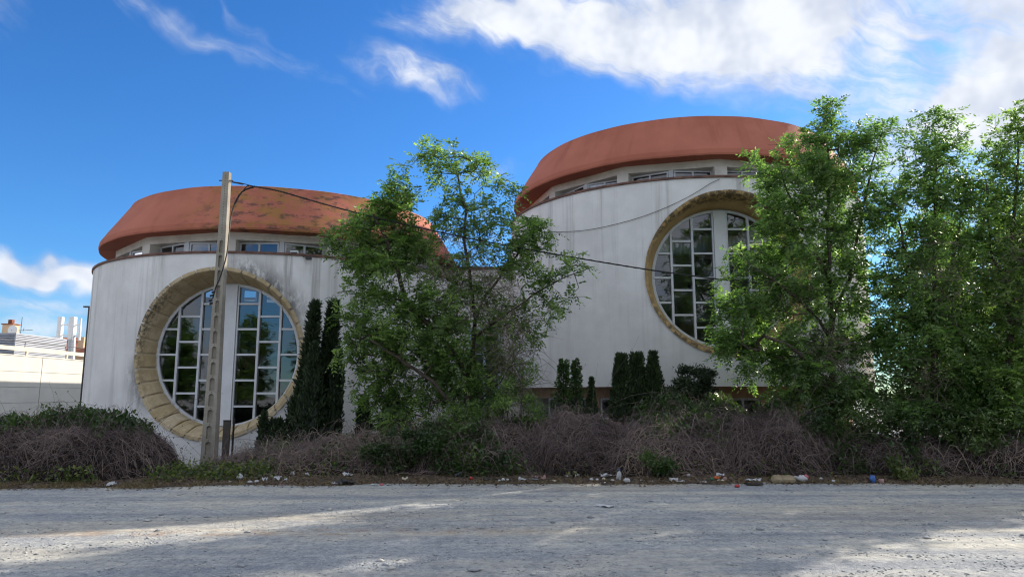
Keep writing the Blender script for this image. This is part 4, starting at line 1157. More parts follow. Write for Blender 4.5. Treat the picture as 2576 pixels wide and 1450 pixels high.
# ------------------------------------------------------------------ conifers
def conifer(name, label, x, ytop, ybase, Y, prof, material, n, L=0.12, W=0.035, up=0.8, lean=0.0, lumps=0.2, cat='cypress', group=None, seed=0, blunt=False):
    """prof: half width on the photo grid at heights 0 (base) .. 1 (top)"""
    base = at(x, ybase, Y); top = at(x, ytop, Y); h = top[2] - base[2]; k = Y / FPX
    base = np.array((base[0], Y, base[2])); root = empty(name, tuple(base))
    wide_ = 1.0
    zs = np.linspace(0, 1, len(prof)); rad = lambda f: np.interp(f, zs, np.array(prof) * k * wide_)
    lump = lambda f, a: 1 + lumps * np.array([mnoise.noise((math.cos(t) * 1.5 + seed, math.sin(t) * 1.5, q * h * 2.6)) + 0.6 * mnoise.noise((math.cos(t) * 3 + seed, math.sin(t) * 3, q * h * 7)) for q, t in zip(f, a)])
    # dark inner body with the same lumps
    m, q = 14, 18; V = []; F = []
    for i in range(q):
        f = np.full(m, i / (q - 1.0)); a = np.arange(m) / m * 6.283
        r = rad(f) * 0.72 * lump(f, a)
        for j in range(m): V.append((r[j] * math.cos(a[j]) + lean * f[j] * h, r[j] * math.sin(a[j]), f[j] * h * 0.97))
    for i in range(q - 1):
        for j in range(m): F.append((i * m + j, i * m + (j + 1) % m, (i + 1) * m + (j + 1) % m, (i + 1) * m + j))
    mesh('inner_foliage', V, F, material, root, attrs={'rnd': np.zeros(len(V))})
    MB().bar((0, 0, -1.0), (lean * h * .3, 0, h * 0.3), 0.05, 6, 0.03).build('trunk', M_BARK, root)
    f = rng.random(n) ** (0.85); a = rng.random(n) * 6.283; r = rad(f) * (0.62 + 0.42 * rng.random(n)) * lump(f, a)
    P = np.stack([r * np.cos(a) + lean * f * h, r * np.sin(a), f * h], 1)
    out = np.stack([np.cos(a), np.sin(a), np.zeros(n)], 1)
    D = out * (1 - up) + np.array([[0, 0, up]]) + rng.normal(size=(n, 3)) * 0.30
    S = rdir(n); Ls = L * (0.6 + 0.8 * rng.random(n))
    V, F = blades(P, D, S, Ls, Ls * W / L, 0.1, 0.5)
    rv = np.clip(0.15 + 0.6 * rng.random(n) + 0.3 * (lump(f, a) - 1) / max(lumps, .01) * .5, 0, 1)
    mesh('foliage', V, F, material, root, attrs={'rnd': np.repeat(rv, 4)})
    tag(root, label, cat, group)
    return root

G1 = 'dark cypresses by the stone-ringed window'
conifer('cypress', 'tallest slender dark cypress overlapping the right rim of the stone-ringed window', 757, 772, 1120, 17.4, [28, 34, 32, 25, 17, 12, 9, 7, 4, 1], M_CYP, 6500, L=.19, W=.05, up=.72, group=G1, seed=1, lean=.06, lumps=.5)
conifer('cypress', 'slender dark cypress with a feathery tip, second in the clump beside the stone-ringed window', 802, 765, 1118, 17.7, [20, 28, 26, 21, 16, 14, 12, 9, 6, 1], M_CYP, 6000, L=.19, W=.05, up=.72, group=G1, seed=5, lean=.07, lumps=.5)
conifer('cypress', 'shorter dark cypress between the pair of tall cypresses', 776, 868, 1118, 17.0, [26, 36, 34, 30, 24, 18, 12, 3], M_CYP, 3600, group=G1, seed=9, lean=.02, lumps=.5)
conifer('cypress', 'dark cypress at the outer end of the clump, next to the ash tree', 836, 882, 1115, 17.3, [14, 20, 20, 18, 16, 13, 9, 2], M_CYP, 3000, group=G1, seed=13, lean=.03, lumps=.5)
conifer('cypress', 'low dark cypress bush with several points at the foot of the clump', 690, 1060, 1172, 16.6, [34, 40, 36, 26, 18, 10], M_CYP, 2600, group=G1, seed=17, lumps=.45)
conifer('cypress', 'thin pointed dark cypress nearest the concrete pole', 657, 1042, 1170, 16.5, [12, 13, 11, 9, 7, 2], M_CYP, 1300, group=G1, seed=21, lumps=.4)
conifer('cypress', 'narrow dark cypress half hidden behind the ash tree', 912, 1000, 1105, 17.4, [16, 20, 18, 14, 9, 3], M_CYP, 1700, group=G1, seed=23, lumps=.5)
conifer('cypress', 'broad dark cypress behind the lower ash foliage', 985, 985, 1105, 17.6, [26, 30, 28, 22, 14, 4], M_CYP, 2200, group=G1, seed=25, lumps=.5)
G2 = 'clipped thujas under the taller building'
conifer('thuja', 'blunt-topped dark thuja column, leftmost of the three clipped thujas', 1566, 893, 1060, 17.6, [30, 32, 28, 26, 23, 22, 19, 17, 13, 10], M_THUJA, 4200, L=.09, up=.7, group=G2, seed=31, lumps=.25, cat='thuja')
conifer('thuja', 'broad blunt-topped thuja column, middle of the three clipped thujas', 1605, 891, 1060, 17.8, [30, 32, 30, 27, 23, 21, 18, 17, 17, 13], M_THUJA, 4200, L=.09, up=.7, group=G2, seed=35, lumps=.22, cat='thuja')
conifer('thuja', 'narrow-topped pale thuja, rightmost of the three clipped thujas', 1646, 887, 1050, 17.7, [26, 28, 26, 22, 20, 19, 16, 11, 8, 7], M_THUJA, 3600, L=.09, up=.7, group=G2, seed=39, lumps=.3, cat='thuja')
conifer('thuja', 'small slim pointed thuja before the base window', 1489, 952, 1050, 17.0, [22, 18, 12, 8, 6, 4, 1], M_THUJA, 1600, L=.07, up=.7, group=G2, seed=41, lumps=.3, cat='thuja')


def juniper(label, x, ytop, ybase, Y, hw, seed, n=26):
    base = at(x, ybase, Y); h = at(x, ytop, Y)[2] - base[2]; k = Y / FPX; root = empty('juniper', tuple(base))
    rr = np.random.default_rng(seed); Ps = []; Ds = []; segA = []; segB = []
    for i in range(n):
        f = 0.08 + 0.9 * (i + 0.5) / n; a = i * 2.4 + rr.normal() * .3; ln = hw * k * (1.1 - 0.85 * f) * (0.45 + 0.85 * rr.random())
        c = np.array((math.cos(a) * ln * .75, math.sin(a) * ln * .75, f * h)); segA.append((0, 0, f * h - 0.05)); segB.append(c)
        m = 90; d = norm(rr.normal(size=(m, 3))); q = c + d * np.array((ln * .34 + .03, ln * .34 + .03, 0.055 + .02 * rr.random())) * (rr.random((m, 1)) ** .4)
        Ps.append(q); Ds.append(norm(c * np.array((1, 1, 0)))[None] * 0.7 + d * 0.6 + np.array([[0, 0, 0.35]]))
    P = np.concatenate(Ps); D = np.concatenate(Ds); m = len(P); L = 0.055 * (0.7 + .6 * rr.random(m))
    V, F = blades(P, D, rdir(m), L, L * .45, .1, .5); mesh('foliage', V, F, M_JUN, root, attrs={'rnd': np.repeat(rr.random(m), 4)})
    V, F = segs_mesh(np.array(segA), np.array(segB), np.full(n, .012), np.full(n, .006), 4); V2, F2 = segs_mesh(np.array([(0, 0, -.9)]), np.array([(0, 0, h * .95)]), np.array([.035]), np.array([.01]), 6)
    mesh('trunk', np.concatenate([V, V2]), np.concatenate([F, F2 + len(V)]), M_BARK, root)
    tag(root, label, 'juniper', 'tufted junipers under the taller building')
juniper('tufted bright green juniper with tiered branches, the larger of the pair', 1418, 905, 1060, 17.0, 30, 3, 44)
juniper('tufted bright green juniper with tiered branches, the slimmer of the pair', 1450, 905, 1060, 17.15, 22, 4, 40)


# ------------------------------------------------------------------ leafy shrubs and bramble thickets
def shrub(name, label, clumps, Y0, n, material, L=0.06, W=0.03, cat='shrub', group=None, stems=40, base_y=None):
    P = sample_clumps(clumps, n, Y0, 1.0, 90.0, 0.08); P[:, 2] = np.maximum(P[:, 2], 0.03)
    c = P.mean(0); b0 = np.array((c[0], c[1], 0.0)); root = empty(name, tuple(b0))
    D = norm(P - np.array((c[0], c[1], c[2] - .3))) * 0.4 + rdir(n) * 0.8 + np.array([[0, 0, -0.1]])
    Ls = L * (0.6 + 0.8 * rng.random(n)); V, F = blades(P, D, rdir(n), Ls, Ls * W / L, 0.15)
    tone = np.array([0.5 + 0.9 * mnoise.noise((p[0] * 1.3, p[1] * 1.3, p[2] * 1.3)) for p in P])
    mesh('crown', V - b0, F, material, root, attrs={'rnd': np.repeat(np.clip(tone * .6 + .4 * rng.random(n), 0, 1), 4)})
    idx = rng.choice(n, stems); A = np.stack([c[0] + (P[idx, 0] - c[0]) * .6, c[1] + (P[idx, 1] - c[1]) * .5, np.full(stems, -0.05)], 1)
    M = (A + P[idx]) / 2 + rng.normal(size=(stems, 3)) * .12
    V1, F1 = segs_mesh(A, M, np.full(stems, .014), np.full(stems, .01), 4); V2, F2 = segs_mesh(M, P[idx], np.full(stems, .01), np.full(stems, .004), 4)
    mesh('trunk', np.concatenate([V1, V2]) - b0, np.concatenate([F1, F2 + len(V1)]), M_BARK, root)
    tag(root, label, cat, group); return root


shrub('shrub', 'rounded dark evergreen bush below the taller building\'s round window', [(1740, 950, 50, 36, 1), (1715, 985, 40, 40, 1), (1765, 985, 40, 40, 1)], 17.2, 9000, M_CYP, L=.07, W=.03)
GS = 'dark understorey shrubs below the trees'
shrub('shrub', 'dark leafy shrub under the tall ash in front of the round window', [(2040, 1090, 70, 60, 1), (2110, 1060, 80, 60, 1), (2150, 1130, 60, 50, .8)], 15.0, 6000, M_BRLEAF, group=GS, L=.075)
shrub('shrub', 'dark leafy shrub beneath the upright ash tree', [(2230, 1080, 80, 60, 1), (2300, 1060, 70, 50, 1), (2260, 1150, 70, 40, .8), (2400, 1080, 50, 70, .9)], 14.8, 7500, M_BRLEAF, group=GS, L=.075)
shrub('shrub', 'dark leafy shrub at the foot of the right-edge tree', [(2450, 1110, 60, 70, 1), (2520, 1090, 70, 80, 1), (2580, 1120, 60, 70, 1), (2480, 1170, 80, 30, .8)], 14.5, 9000, M_BRLEAF, group=GS, L=.075)
shrub('shrub', 'small bright sapling at the gravel edge near the blue bag', [(2265, 1190, 22, 18, 1), (2250, 1160, 12, 14, .8)], 13.7, 420, M_WEED, L=.09, W=.04, stems=8)
shrub('shrub', 'dark green shrub under the central ash, reaching the litter', [(960, 1150, 60, 45, 1), (1030, 1120, 80, 60, 1), (1110, 1110, 70, 60, .9), (1000, 1185, 60, 22, 1), (1160, 1150, 60, 40, .6)], 14.6, 9000, M_BRLEAF, L=.065, group=GS)
shrub('shrub', 'loose yellow-green scrub beside the foot of the ash tree', [(1280, 1000, 70, 40, 1), (1220, 1050, 80, 40, 1), (1340, 1030, 50, 30, .8), (1150, 1060, 60, 40, .8), (1330, 940, 30, 40, .5)], 15.4, 3800, M_LEAF, L=.075)


shrub('shrub', 'low leafy bramble sprig at the gravel edge below the grey bramble mound', [(1664, 1178, 34, 22, 1), (1640, 1160, 26, 18, .7)], 13.9, 1300, M_BRLEAF, L=.06, stems=14, group=GS)


class Mound:
    def __init__(s, bumps): s.b = bumps
    def z(s, x, y):
        v = 0.0
        for cx, cy, rx, ry, h in s.b:
            q = ((x - cx) / rx) ** 2 + ((y - cy) / ry) ** 2 + 0.22 * mnoise.noise((x * 1.1, y * 1.1, 4)) + 0.14 * mnoise.noise((x * 3.0, y * 3.0, 9))
            if q < 1: v = max(v, h * min(1.0, max(0.0, 1 - q)) ** 0.6)
        if v <= 0: return 0.0
        return max(0.0, v * (1 + 0.22 * mnoise.noise((x * 1.4, y * 1.4, 7)) + 0.12 * mnoise.noise((x * 4, y * 4, 3))))


def thicket(name, label, bumps, ncane, nleaf, leafzone, tone, seed, leafmat=None, group='bramble thickets along the gravel', back=0.45, hs=0.83):
    bumps = [(a, b + back, c, d, e * hs) for a, b, c, d, e in bumps]
    rr = np.random.default_rng(seed); M = Mound(bumps)
    x0 = min(b[0] - b[2] for b in bumps); x1 = max(b[0] + b[2] for b in bumps); y0 = min(b[1] - b[3] for b in bumps); y1 = max(b[1] + b[3] for b in bumps)
    b0 = np.array(((x0 + x1) / 2, (y0 + y1) / 2, 0)); root = empty(name, tuple(b0))
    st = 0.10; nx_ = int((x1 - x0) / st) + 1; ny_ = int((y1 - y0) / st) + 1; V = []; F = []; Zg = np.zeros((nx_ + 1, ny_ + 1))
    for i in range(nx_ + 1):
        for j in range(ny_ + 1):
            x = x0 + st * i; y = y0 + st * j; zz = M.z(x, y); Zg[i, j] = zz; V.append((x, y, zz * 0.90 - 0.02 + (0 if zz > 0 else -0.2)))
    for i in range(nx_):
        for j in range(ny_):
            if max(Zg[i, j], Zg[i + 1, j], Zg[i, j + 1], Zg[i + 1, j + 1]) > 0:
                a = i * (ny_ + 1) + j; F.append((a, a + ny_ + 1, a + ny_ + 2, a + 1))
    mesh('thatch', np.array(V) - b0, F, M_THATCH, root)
    def zfun(X_, Y_):
        fi = np.clip((X_ - x0) / st, 0, nx_ - 0.001); fj = np.clip((Y_ - y0) / st, 0, ny_ - 0.001); i = fi.astype(int); j = fj.astype(int); u = fi - i; v = fj - j
        return Zg[i, j] * (1 - u) * (1 - v) + Zg[i + 1, j] * u * (1 - v) + Zg[i, j + 1] * (1 - u) * v + Zg[i + 1, j + 1] * u * v
    def pts(n):
        out = []
        while len(out) < n:
            X_ = x0 + (x1 - x0) * rr.random(n); Y_ = y0 + (y1 - y0) * rr.random(n); zz = zfun(X_, Y_)
            # front slopes matter most
            keep = (zz > 0.05) & (rr.random(n) < np.clip(1.25 - (Y_ - y0) / (y1 - y0), .25, 1))
            out += list(zip(X_[keep], Y_[keep]))
        return np.array(out[:n])
    ncane = int(ncane * 1.7); nleaf = int(nleaf * 1.7); p = pts(ncane); n = ncane; T = 7; ang = np.where(rr.random(n) < .5, 0.0, np.pi) + rr.normal(size=n) * 0.85; L = 0.22 + 0.85 * rr.random(n) ** 1.8
    curl = rr.normal(size=n) * 0.9; rise = 0.03 + 0.16 * rr.random(n) ** 2 + 0.35 * (rr.random(n) < .10) * rr.random(n); r = 0.0024 + 0.0050 * rr.random(n) ** 3
    line = np.empty((n, T, 3)); cx, cy = p[:, 0].copy(), p[:, 1].copy(); sub = -0.06 * rr.random(n)
    for t in range(T):
        f = t / (T - 1); line[:, t, 0] = cx; line[:, t, 1] = cy
        line[:, t, 2] = np.maximum(zfun(cx, cy), 0.01) + sub * (1 - f) + rise * np.sin(np.pi * f) + 0.02 * rr.normal(size=n)
        a = ang + curl * f; e_ = 0.05
        gx = (zfun(cx + e_, cy) - zfun(cx - e_, cy)) / (2 * e_); gy = (zfun(cx, cy + e_) - zfun(cx, cy - e_)) / (2 * e_)
        st_ = L / (T - 1); cx = cx + np.cos(a) * st_ / np.sqrt(1 + gx * gx); cy = cy + np.sin(a) * st_ * 0.8 / np.sqrt(1 + gy * gy)
    fall = zfun(line[:, :, 0], line[:, :, 1]) < 0.01
    A = line[:, :-1].reshape(-1, 3); B = line[:, 1:].reshape(-1, 3); R0 = np.repeat(r, T - 1); taper = np.tile(np.linspace(1, .45, T - 1), n)
    V, F = segs_mesh(A, B, R0 * taper, R0 * taper * .95, 3)
    tn = np.array([mnoise.noise((q[0] * .9, q[1] * .9, 11 + seed)) for q in p]); rv = np.clip(tone + 0.45 * tn + 0.75 * (rr.random(n) - .5), 0, 1)
    tag(mesh('canes', V - b0, F, M_CANE, root, attrs={'rnd': np.repeat(rv, (T - 1) * 6)}), kind='stuff')
    # leaves, in drifts
    if nleaf:
        q = pts(nleaf * 4); zz = zfun(q[:, 0], q[:, 1])
        wv = np.array([leafzone(x, y, z) + 0.5 * mnoise.noise((x * 1.1, y * 1.1, z * 1.1 + seed)) for (x, y), z in zip(q, zz)])
        k = np.argsort(-(wv + 0.35 * rr.random(len(wv))))[:nleaf]; q = q[k]; zz = zz[k]; m = len(q)
        P = np.stack([q[:, 0], q[:, 1], zz + 0.30 * rr.random(m) ** 2.2 * (0.4 + 0.6 * np.array([mnoise.noise((a * 3, b * 3, 2)) > 0 for a, b in q])) - .02], 1)
        D = norm(rr.normal(size=(m, 3))) * .8 + np.array([[0, -.35, .1]]); Ls = 0.05 + 0.06 * rr.random(m)
        V, F = blades(P, D, norm(rr.normal(size=(m, 3))), Ls, Ls * .6, .12)
        lt = np.array([0.45 + .8 * mnoise.noise((a * 2, b * 2, c * 2)) for a, b, c in P])
        mesh('leaves', V - b0, F, leafmat or M_BRLEAF, root, attrs={'rnd': np.repeat(np.clip(lt * .7 + .3 * rr.random(m), 0, 1), 4)})
        # withered leaves caught between the canes
    m = ncane * 2; q = pts(m); zz = zfun(q[:, 0], q[:, 1]); P = np.stack([q[:, 0], q[:, 1], zz + .03 * rr.random(m)], 1); Ls = .025 + .04 * rr.random(m)
    V, F = blades(P, norm(rr.normal(size=(m, 3))), norm(rr.normal(size=(m, 3))), Ls, Ls * .5, .2)
    mesh('withered_leaves', V - b0, F, M_LITTERLEAF, root, attrs={'rnd': np.repeat(rr.random(m) ** 1.6, 4)})
    tag(root, label, 'thicket', group)


thicket('bramble_thicket', 'mound of purple-brown bramble canes with green leaves on top, before the cream warehouse',
        [(-10.3, 13.9, 1.9, 1.5, 1.12), (-8.4, 14.1, 1.55, 1.35, 1.22), (-7.7, 13.8, .95, .9, 0.85), (-12.2, 13.6, 1.8, 1.5, 1.1), (-9.4, 15.0, 2.2, 1.0, 1.38)], 4200, 9000, lambda x, y, z: (z - 1.0) * 1.8 + (0.35 if y > 14.6 else 0) - (0.35 if z < .5 else 0), 0.40, 1)
thicket('bramble_thicket', 'low sprawl of straw-coloured bramble canes beside the dark cypresses',
        [(-4.6, 14.9, 1.6, 1.1, .55), (-3.3, 14.9, 1.5, 1.2, .80), (-5.6, 14.6, .8, .7, .30), (-2.2, 15.2, 1.3, 1.1, 1.0)], 3400, 900, lambda x, y, z: -(z) * .4 - abs(x + 3.5) * .1, 0.60, 2)
thicket('bramble_thicket', 'tall tangle of brown canes under the foot of the ash tree',
        [(-1.0, 15.0, 1.6, 1.3, 1.15), (0.4, 15.2, 1.3, 1.2, 1.2), (-0.4, 14.3, 1.2, .8, .6)], 2600, 7500, lambda x, y, z: .2 - abs(x + .6) * .2, 0.42, 3)
thicket('bramble_thicket', 'broad grey-brown bramble mound below the base windows',
        [(1.4, 15.0, 1.5, 1.4, 1.22), (2.8, 14.9, 1.6, 1.4, 1.15), (3.9, 15.1, 1.5, 1.5, 1.25), (2.1, 14.6, 1.1, 1.0, .75), (3.4, 14.5, 1.0, .9, .7)], 4600, 3600, lambda x, y, z: (0.3 if x > 2.6 else -.2) + (z - 1.0), 0.42, 4)
thicket('bramble_thicket', 'rounded dome of grey bramble canes below the tall ash tree',
        [(4.9, 14.7, 1.2, 1.2, 1.25), (5.6, 15.0, 1.3, 1.3, 1.35), (4.3, 15.4, 1.4, 1.2, 1.55), (3.6, 15.8, 1.3, 1.0, 1.7)], 3600, 9000, lambda x, y, z: (z - 1.1) * 1.6 + (.3 if y > 15.3 else 0), 0.40, 5)
thicket('bramble_thicket', 'shadowy bramble tangle beneath the right-hand ash trees',
        [(7.2, 14.9, 1.6, 1.2, .95), (8.6, 14.8, 1.4, 1.1, .75), (10.2, 14.5, 1.6, 1.2, .9), (11.6, 14.4, 1.6, 1.2, 1.0)], 3000, 7000, lambda x, y, z: .1, 0.38, 6)


# straggling canes against the white wall left of the cypresses
def stragglers(name, label, n, x0, x1, y0, y1, h, seed):
    rr = np.random.default_rng(seed); A_ = []; B_ = []; Rr = []; tn = []; LP = []
    for i in range(n):
        p = np.array((x0 + (x1 - x0) * rr.random(), y0 + (y1 - y0) * rr.random(), 0.0)); p[2] = bank_z(p[0], p[1]) - .02; a = rr.random() * 6.28; d = np.array((math.cos(a) * .6, math.sin(a) * .3, 1.0)); d /= np.linalg.norm(d)
        L = h * (0.4 + 0.9 * rr.random()); r = .003 + .003 * rr.random(); t_ = rr.random() * .6
        for k in range(9):
            q = p + d * L / 9; A_.append(p); B_.append(q); Rr.append(r * (1 - k / 14)); tn.append(t_); p = q; d = d + np.array((rr.normal() * .12, rr.normal() * .1, -0.16)); d /= np.linalg.norm(d)
            if k > 2 and rr.random() < .5: LP.append(p)
    V, F = segs_mesh(np.array(A_), np.array(B_), np.array(Rr), np.array(Rr), 3); b0 = np.array(((x0 + x1) / 2, (y0 + y1) / 2, 0)); root = empty(name, tuple(b0))
    tag(mesh('canes', V - b0, F, M_CANE, root, attrs={'rnd': np.repeat(tn, 6)}), kind='stuff')
    LP = np.array(LP); m = len(LP); Ls = .03 + .03 * rr.random(m); V, F = blades(LP, norm(rr.normal(size=(m, 3))), norm(rr.normal(size=(m, 3))), Ls, Ls * .5, .1)
    mesh('leaves', V - b0, F, M_BRLEAF, root, attrs={'rnd': np.repeat(rr.random(m), 4)}); tag(root, label, 'bramble', 'loose bramble shoots'); return root
stragglers('bramble_shoots', 'wiry bramble shoots against the white wall on both sides of the concrete pole', 46, -7.6, -4.9, 15.5, 16.6, 1.3, 11)
stragglers('bramble_shoots', 'tall bare shoots rising beside the white wall right of the ash tree', 30, 0.2, 1.4, 15.6, 16.3, 3.2, 12)
stragglers('bramble_shoots', 'arching dry shoots over the straw-coloured sprawl', 60, -5.2, -1.6, 14.2, 15.6, 1.3, 13)
stragglers('bramble_shoots', 'leafy shoots standing out of the purple-brown bramble mound', 70, -11.4, -7.6, 14.2, 15.6, 2.0, 15)
stragglers('bramble_shoots', 'arching dry shoots under the right-hand ash trees', 70, 5.8, 11.2, 14.2, 15.3, 1.7, 16)
stragglers('bramble_shoots', 'arching dry shoots over the grey bramble mound', 90, 0.6, 5.6, 14.3, 15.4, 1.9, 14)

# ------------------------------------------------------------------ verge: leaf litter, dry grass, weeds
n = 30000; X_ = -14 + 28 * rng.random(n); E_ = np.array([edge_y(x) for x in X_]); Y_ = E_ + (2.0 * rng.random(n) ** 1.3) - 0.5 * rng.random(n) ** 3
P = np.stack([X_, Y_, np.array([bank_z(x, y) for x, y in zip(X_, Y_)]) + .006 + .02 * rng.random(n)], 1)
D = rdir(n) * np.array([[1, 1, .25]]); L = .02 + .06 * rng.random(n); V, F = blades(P, D, np.cross(D, np.array([[0, 0, 1.]])) + rng.normal(size=(n, 3)) * .3, L, L * .4, .2)
tag(mesh('leaf_litter', V, F, M_LITTERLEAF, attrs={'rnd': np.repeat(np.clip(rng.random(n), 0, 1), 4)}), 'brown dead leaves and twigs along the edge of the gravel', 'leaf litter', kind='stuff')
n = 9000; X_ = np.concatenate([-11 + 6.2 * rng.random(n // 2), -12 + 24 * rng.random(n - n // 2)]); E_ = np.array([edge_y(x) for x in X_]); tuft = np.array([mnoise.noise((x * 1.6, 0, 5)) for x in X_])
Y_ = E_ - 0.22 + 0.8 * rng.random(n) ** 1.2; keep = tuft + .25 * rng.random(n) > 0.02; X_, Y_ = X_[keep], Y_[keep]; m = len(X_)
P = np.stack([X_, Y_, np.full(m, 0.0)], 1); D = rdir(m) * np.array([[.7, .7, .2]]) + np.array([[0, -.15, .55]]); L = .05 + .11 * rng.random(m)
V, F = blades(P, D, rdir(m), L, .008, .0, .3); tag(mesh('dry_grass', V, F, M_STRAW, attrs={'rnd': np.repeat(rng.random(m), 4)}), 'tufts of dry yellow grass along the edge of the gravel', 'dry grass', kind='stuff')
n = 6000; X_ = np.concatenate([-8.3 + 3.6 * rng.random(n // 2), -11.5 + 4 * rng.random(n // 4), -12 + 24 * rng.random(n - n // 2 - n // 4)]); Y_ = np.array([edge_y(x) for x in X_]) + .35 + 1.6 * rng.random(n)
keep = np.array([mnoise.noise((x * .9, y * .9, 1)) for x, y in zip(X_, Y_)]) > -.08; X_, Y_ = X_[keep], Y_[keep]; m = len(X_)
P = np.stack([X_, Y_, np.array([bank_z(a, b) for a, b in zip(X_, Y_)]) + .02 + .26 * rng.random(m) ** 1.8], 1); D = rdir(m) + np.array([[0, -.2, .3]]); L = .045 + .06 * rng.random(m)
V, F = blades(P, D, rdir(m), L, L * .55, .1); tag(mesh('weeds', V, F, M_WEED, attrs={'rnd': np.repeat(rng.random(m), 4)}), 'low green weeds round the foot of the concrete pole and along the verge', 'weeds', kind='stuff')

# ------------------------------------------------------------------ litter
def f_paper(name, col, rough=0.6, trans=0.15):
    def f(g, b, out):
        n = g.noise(g.coord(), 9.0, 4)
        g.put(b.inputs['Base Color'], g.mix(g.ss(n, .3, .75), tuple(c * .72 for c in col), col)); b.inputs['Roughness'].default_value = rough
    return mat(name, f)
PAPER = {'white': f_paper('white_paper', (0.60, 0.61, 0.63)), 'cream': f_paper('cream_foam', (0.62, 0.56, 0.42)), 'tan': f_paper('tan_foam', (0.33, 0.26, 0.16)), 'red': f_paper('red_plastic', (0.55, 0.05, 0.05), .4),
         'pink': f_paper('pink_plastic', (0.65, 0.18, 0.22), .5), 'blue': f_paper('blue_plastic', (0.05, 0.16, 0.50), .35), 'black': f_paper('black_plastic', (0.02, 0.02, 0.024), .3), 'grey': f_paper('grey_plastic', (0.22, 0.24, 0.28), .4),
         'orange': f_paper('orange_plastic', (0.60, 0.14, 0.03), .5), 'green': f_paper('green_plastic', (0.05, 0.20, 0.10), .4), 'rose': f_paper('faded_rose_paper', (0.45, 0.28, 0.26), .7)}


def on_ground(x, y):
    v, fw, zc_ = ray(x, y); Yg = CAMZ / (-zc_ / fw); p = at(x, y, Yg)
    z = bank_z(p[0], p[1]) if p[1] > edge_y(p[0]) else 0.0
    for _ in range(3): Yg = (CAMZ - z) / (-zc_ / fw); p = at(x, y, Yg); z = bank_z(p[0], p[1]) if p[1] > edge_y(p[0]) else 0.0
    p[2] = z; return p


def wad(w_, h_, seed, d_=None):
    """crumpled bag or ball"""
    d_ = d_ or w_ * .7; V = []; F = []; m, q = 12, 8
    for i in range(q + 1):
        t = math.pi * i / q
        for j in range(m):
            a = 2 * math.pi * j / m; x, y, z = math.sin(t) * math.cos(a), math.sin(t) * math.sin(a), -math.cos(t)
            k = 1 + .45 * mnoise.noise((x * 2.2 + seed * 3.1, y * 2.2, z * 2.2)) + .25 * mnoise.noise((x * 5 + seed, y * 5, z * 5))
            V.append((x * k * w_ / 2, y * k * d_ / 2, (z * k * .5 + .46) * h_))
    for i in range(q):
        for j in range(m): F.append((i * m + j, i * m + (j + 1) % m, (i + 1) * m + (j + 1) % m, (i + 1) * m + j))
    return V, F


def sheet(w_, h_, seed, d_=None):
    """crumpled scrap of paper or film, two faces with a little thickness"""
    d_ = d_ or w_ * .6; n = 7; V = []; F = []
    for s_ in (0, 1):
        for i in range(n + 1):
            for j in range(n + 1):
                u, v = i / n - .5, j / n - .5
                z = h_ * (0.55 + .9 * mnoise.noise((u * 3.3 + seed * 2.7, v * 3.3, seed)) + .35 * mnoise.noise((u * 8 + seed, v * 8, 1)))
                V.append((u * w_ * (1 + .3 * mnoise.noise((v * 3, seed, 2))), v * d_ * (1 + .3 * mnoise.noise((u * 3, seed, 5))), max(0.004, z) + .004 * s_))
    k = (n + 1) ** 2
    for s_ in (0, 1):
        for i in range(n):
            for j in range(n):
                a = i * (n + 1) + j + s_ * k; f = (a, a + n + 1, a + n + 2, a + 1); F.append(f if s_ else f[::-1])
    ring = [i * (n + 1) for i in range(n)] + [n * (n + 1) + j for j in range(n)] + [i * (n + 1) + n for i in range(n, 0, -1)] + [j for j in range(n, 0, -1)]
    for a, b in zip(ring, ring[1:] + ring[:1]): F.append((a, b, b + k, a + k))
    return V, F


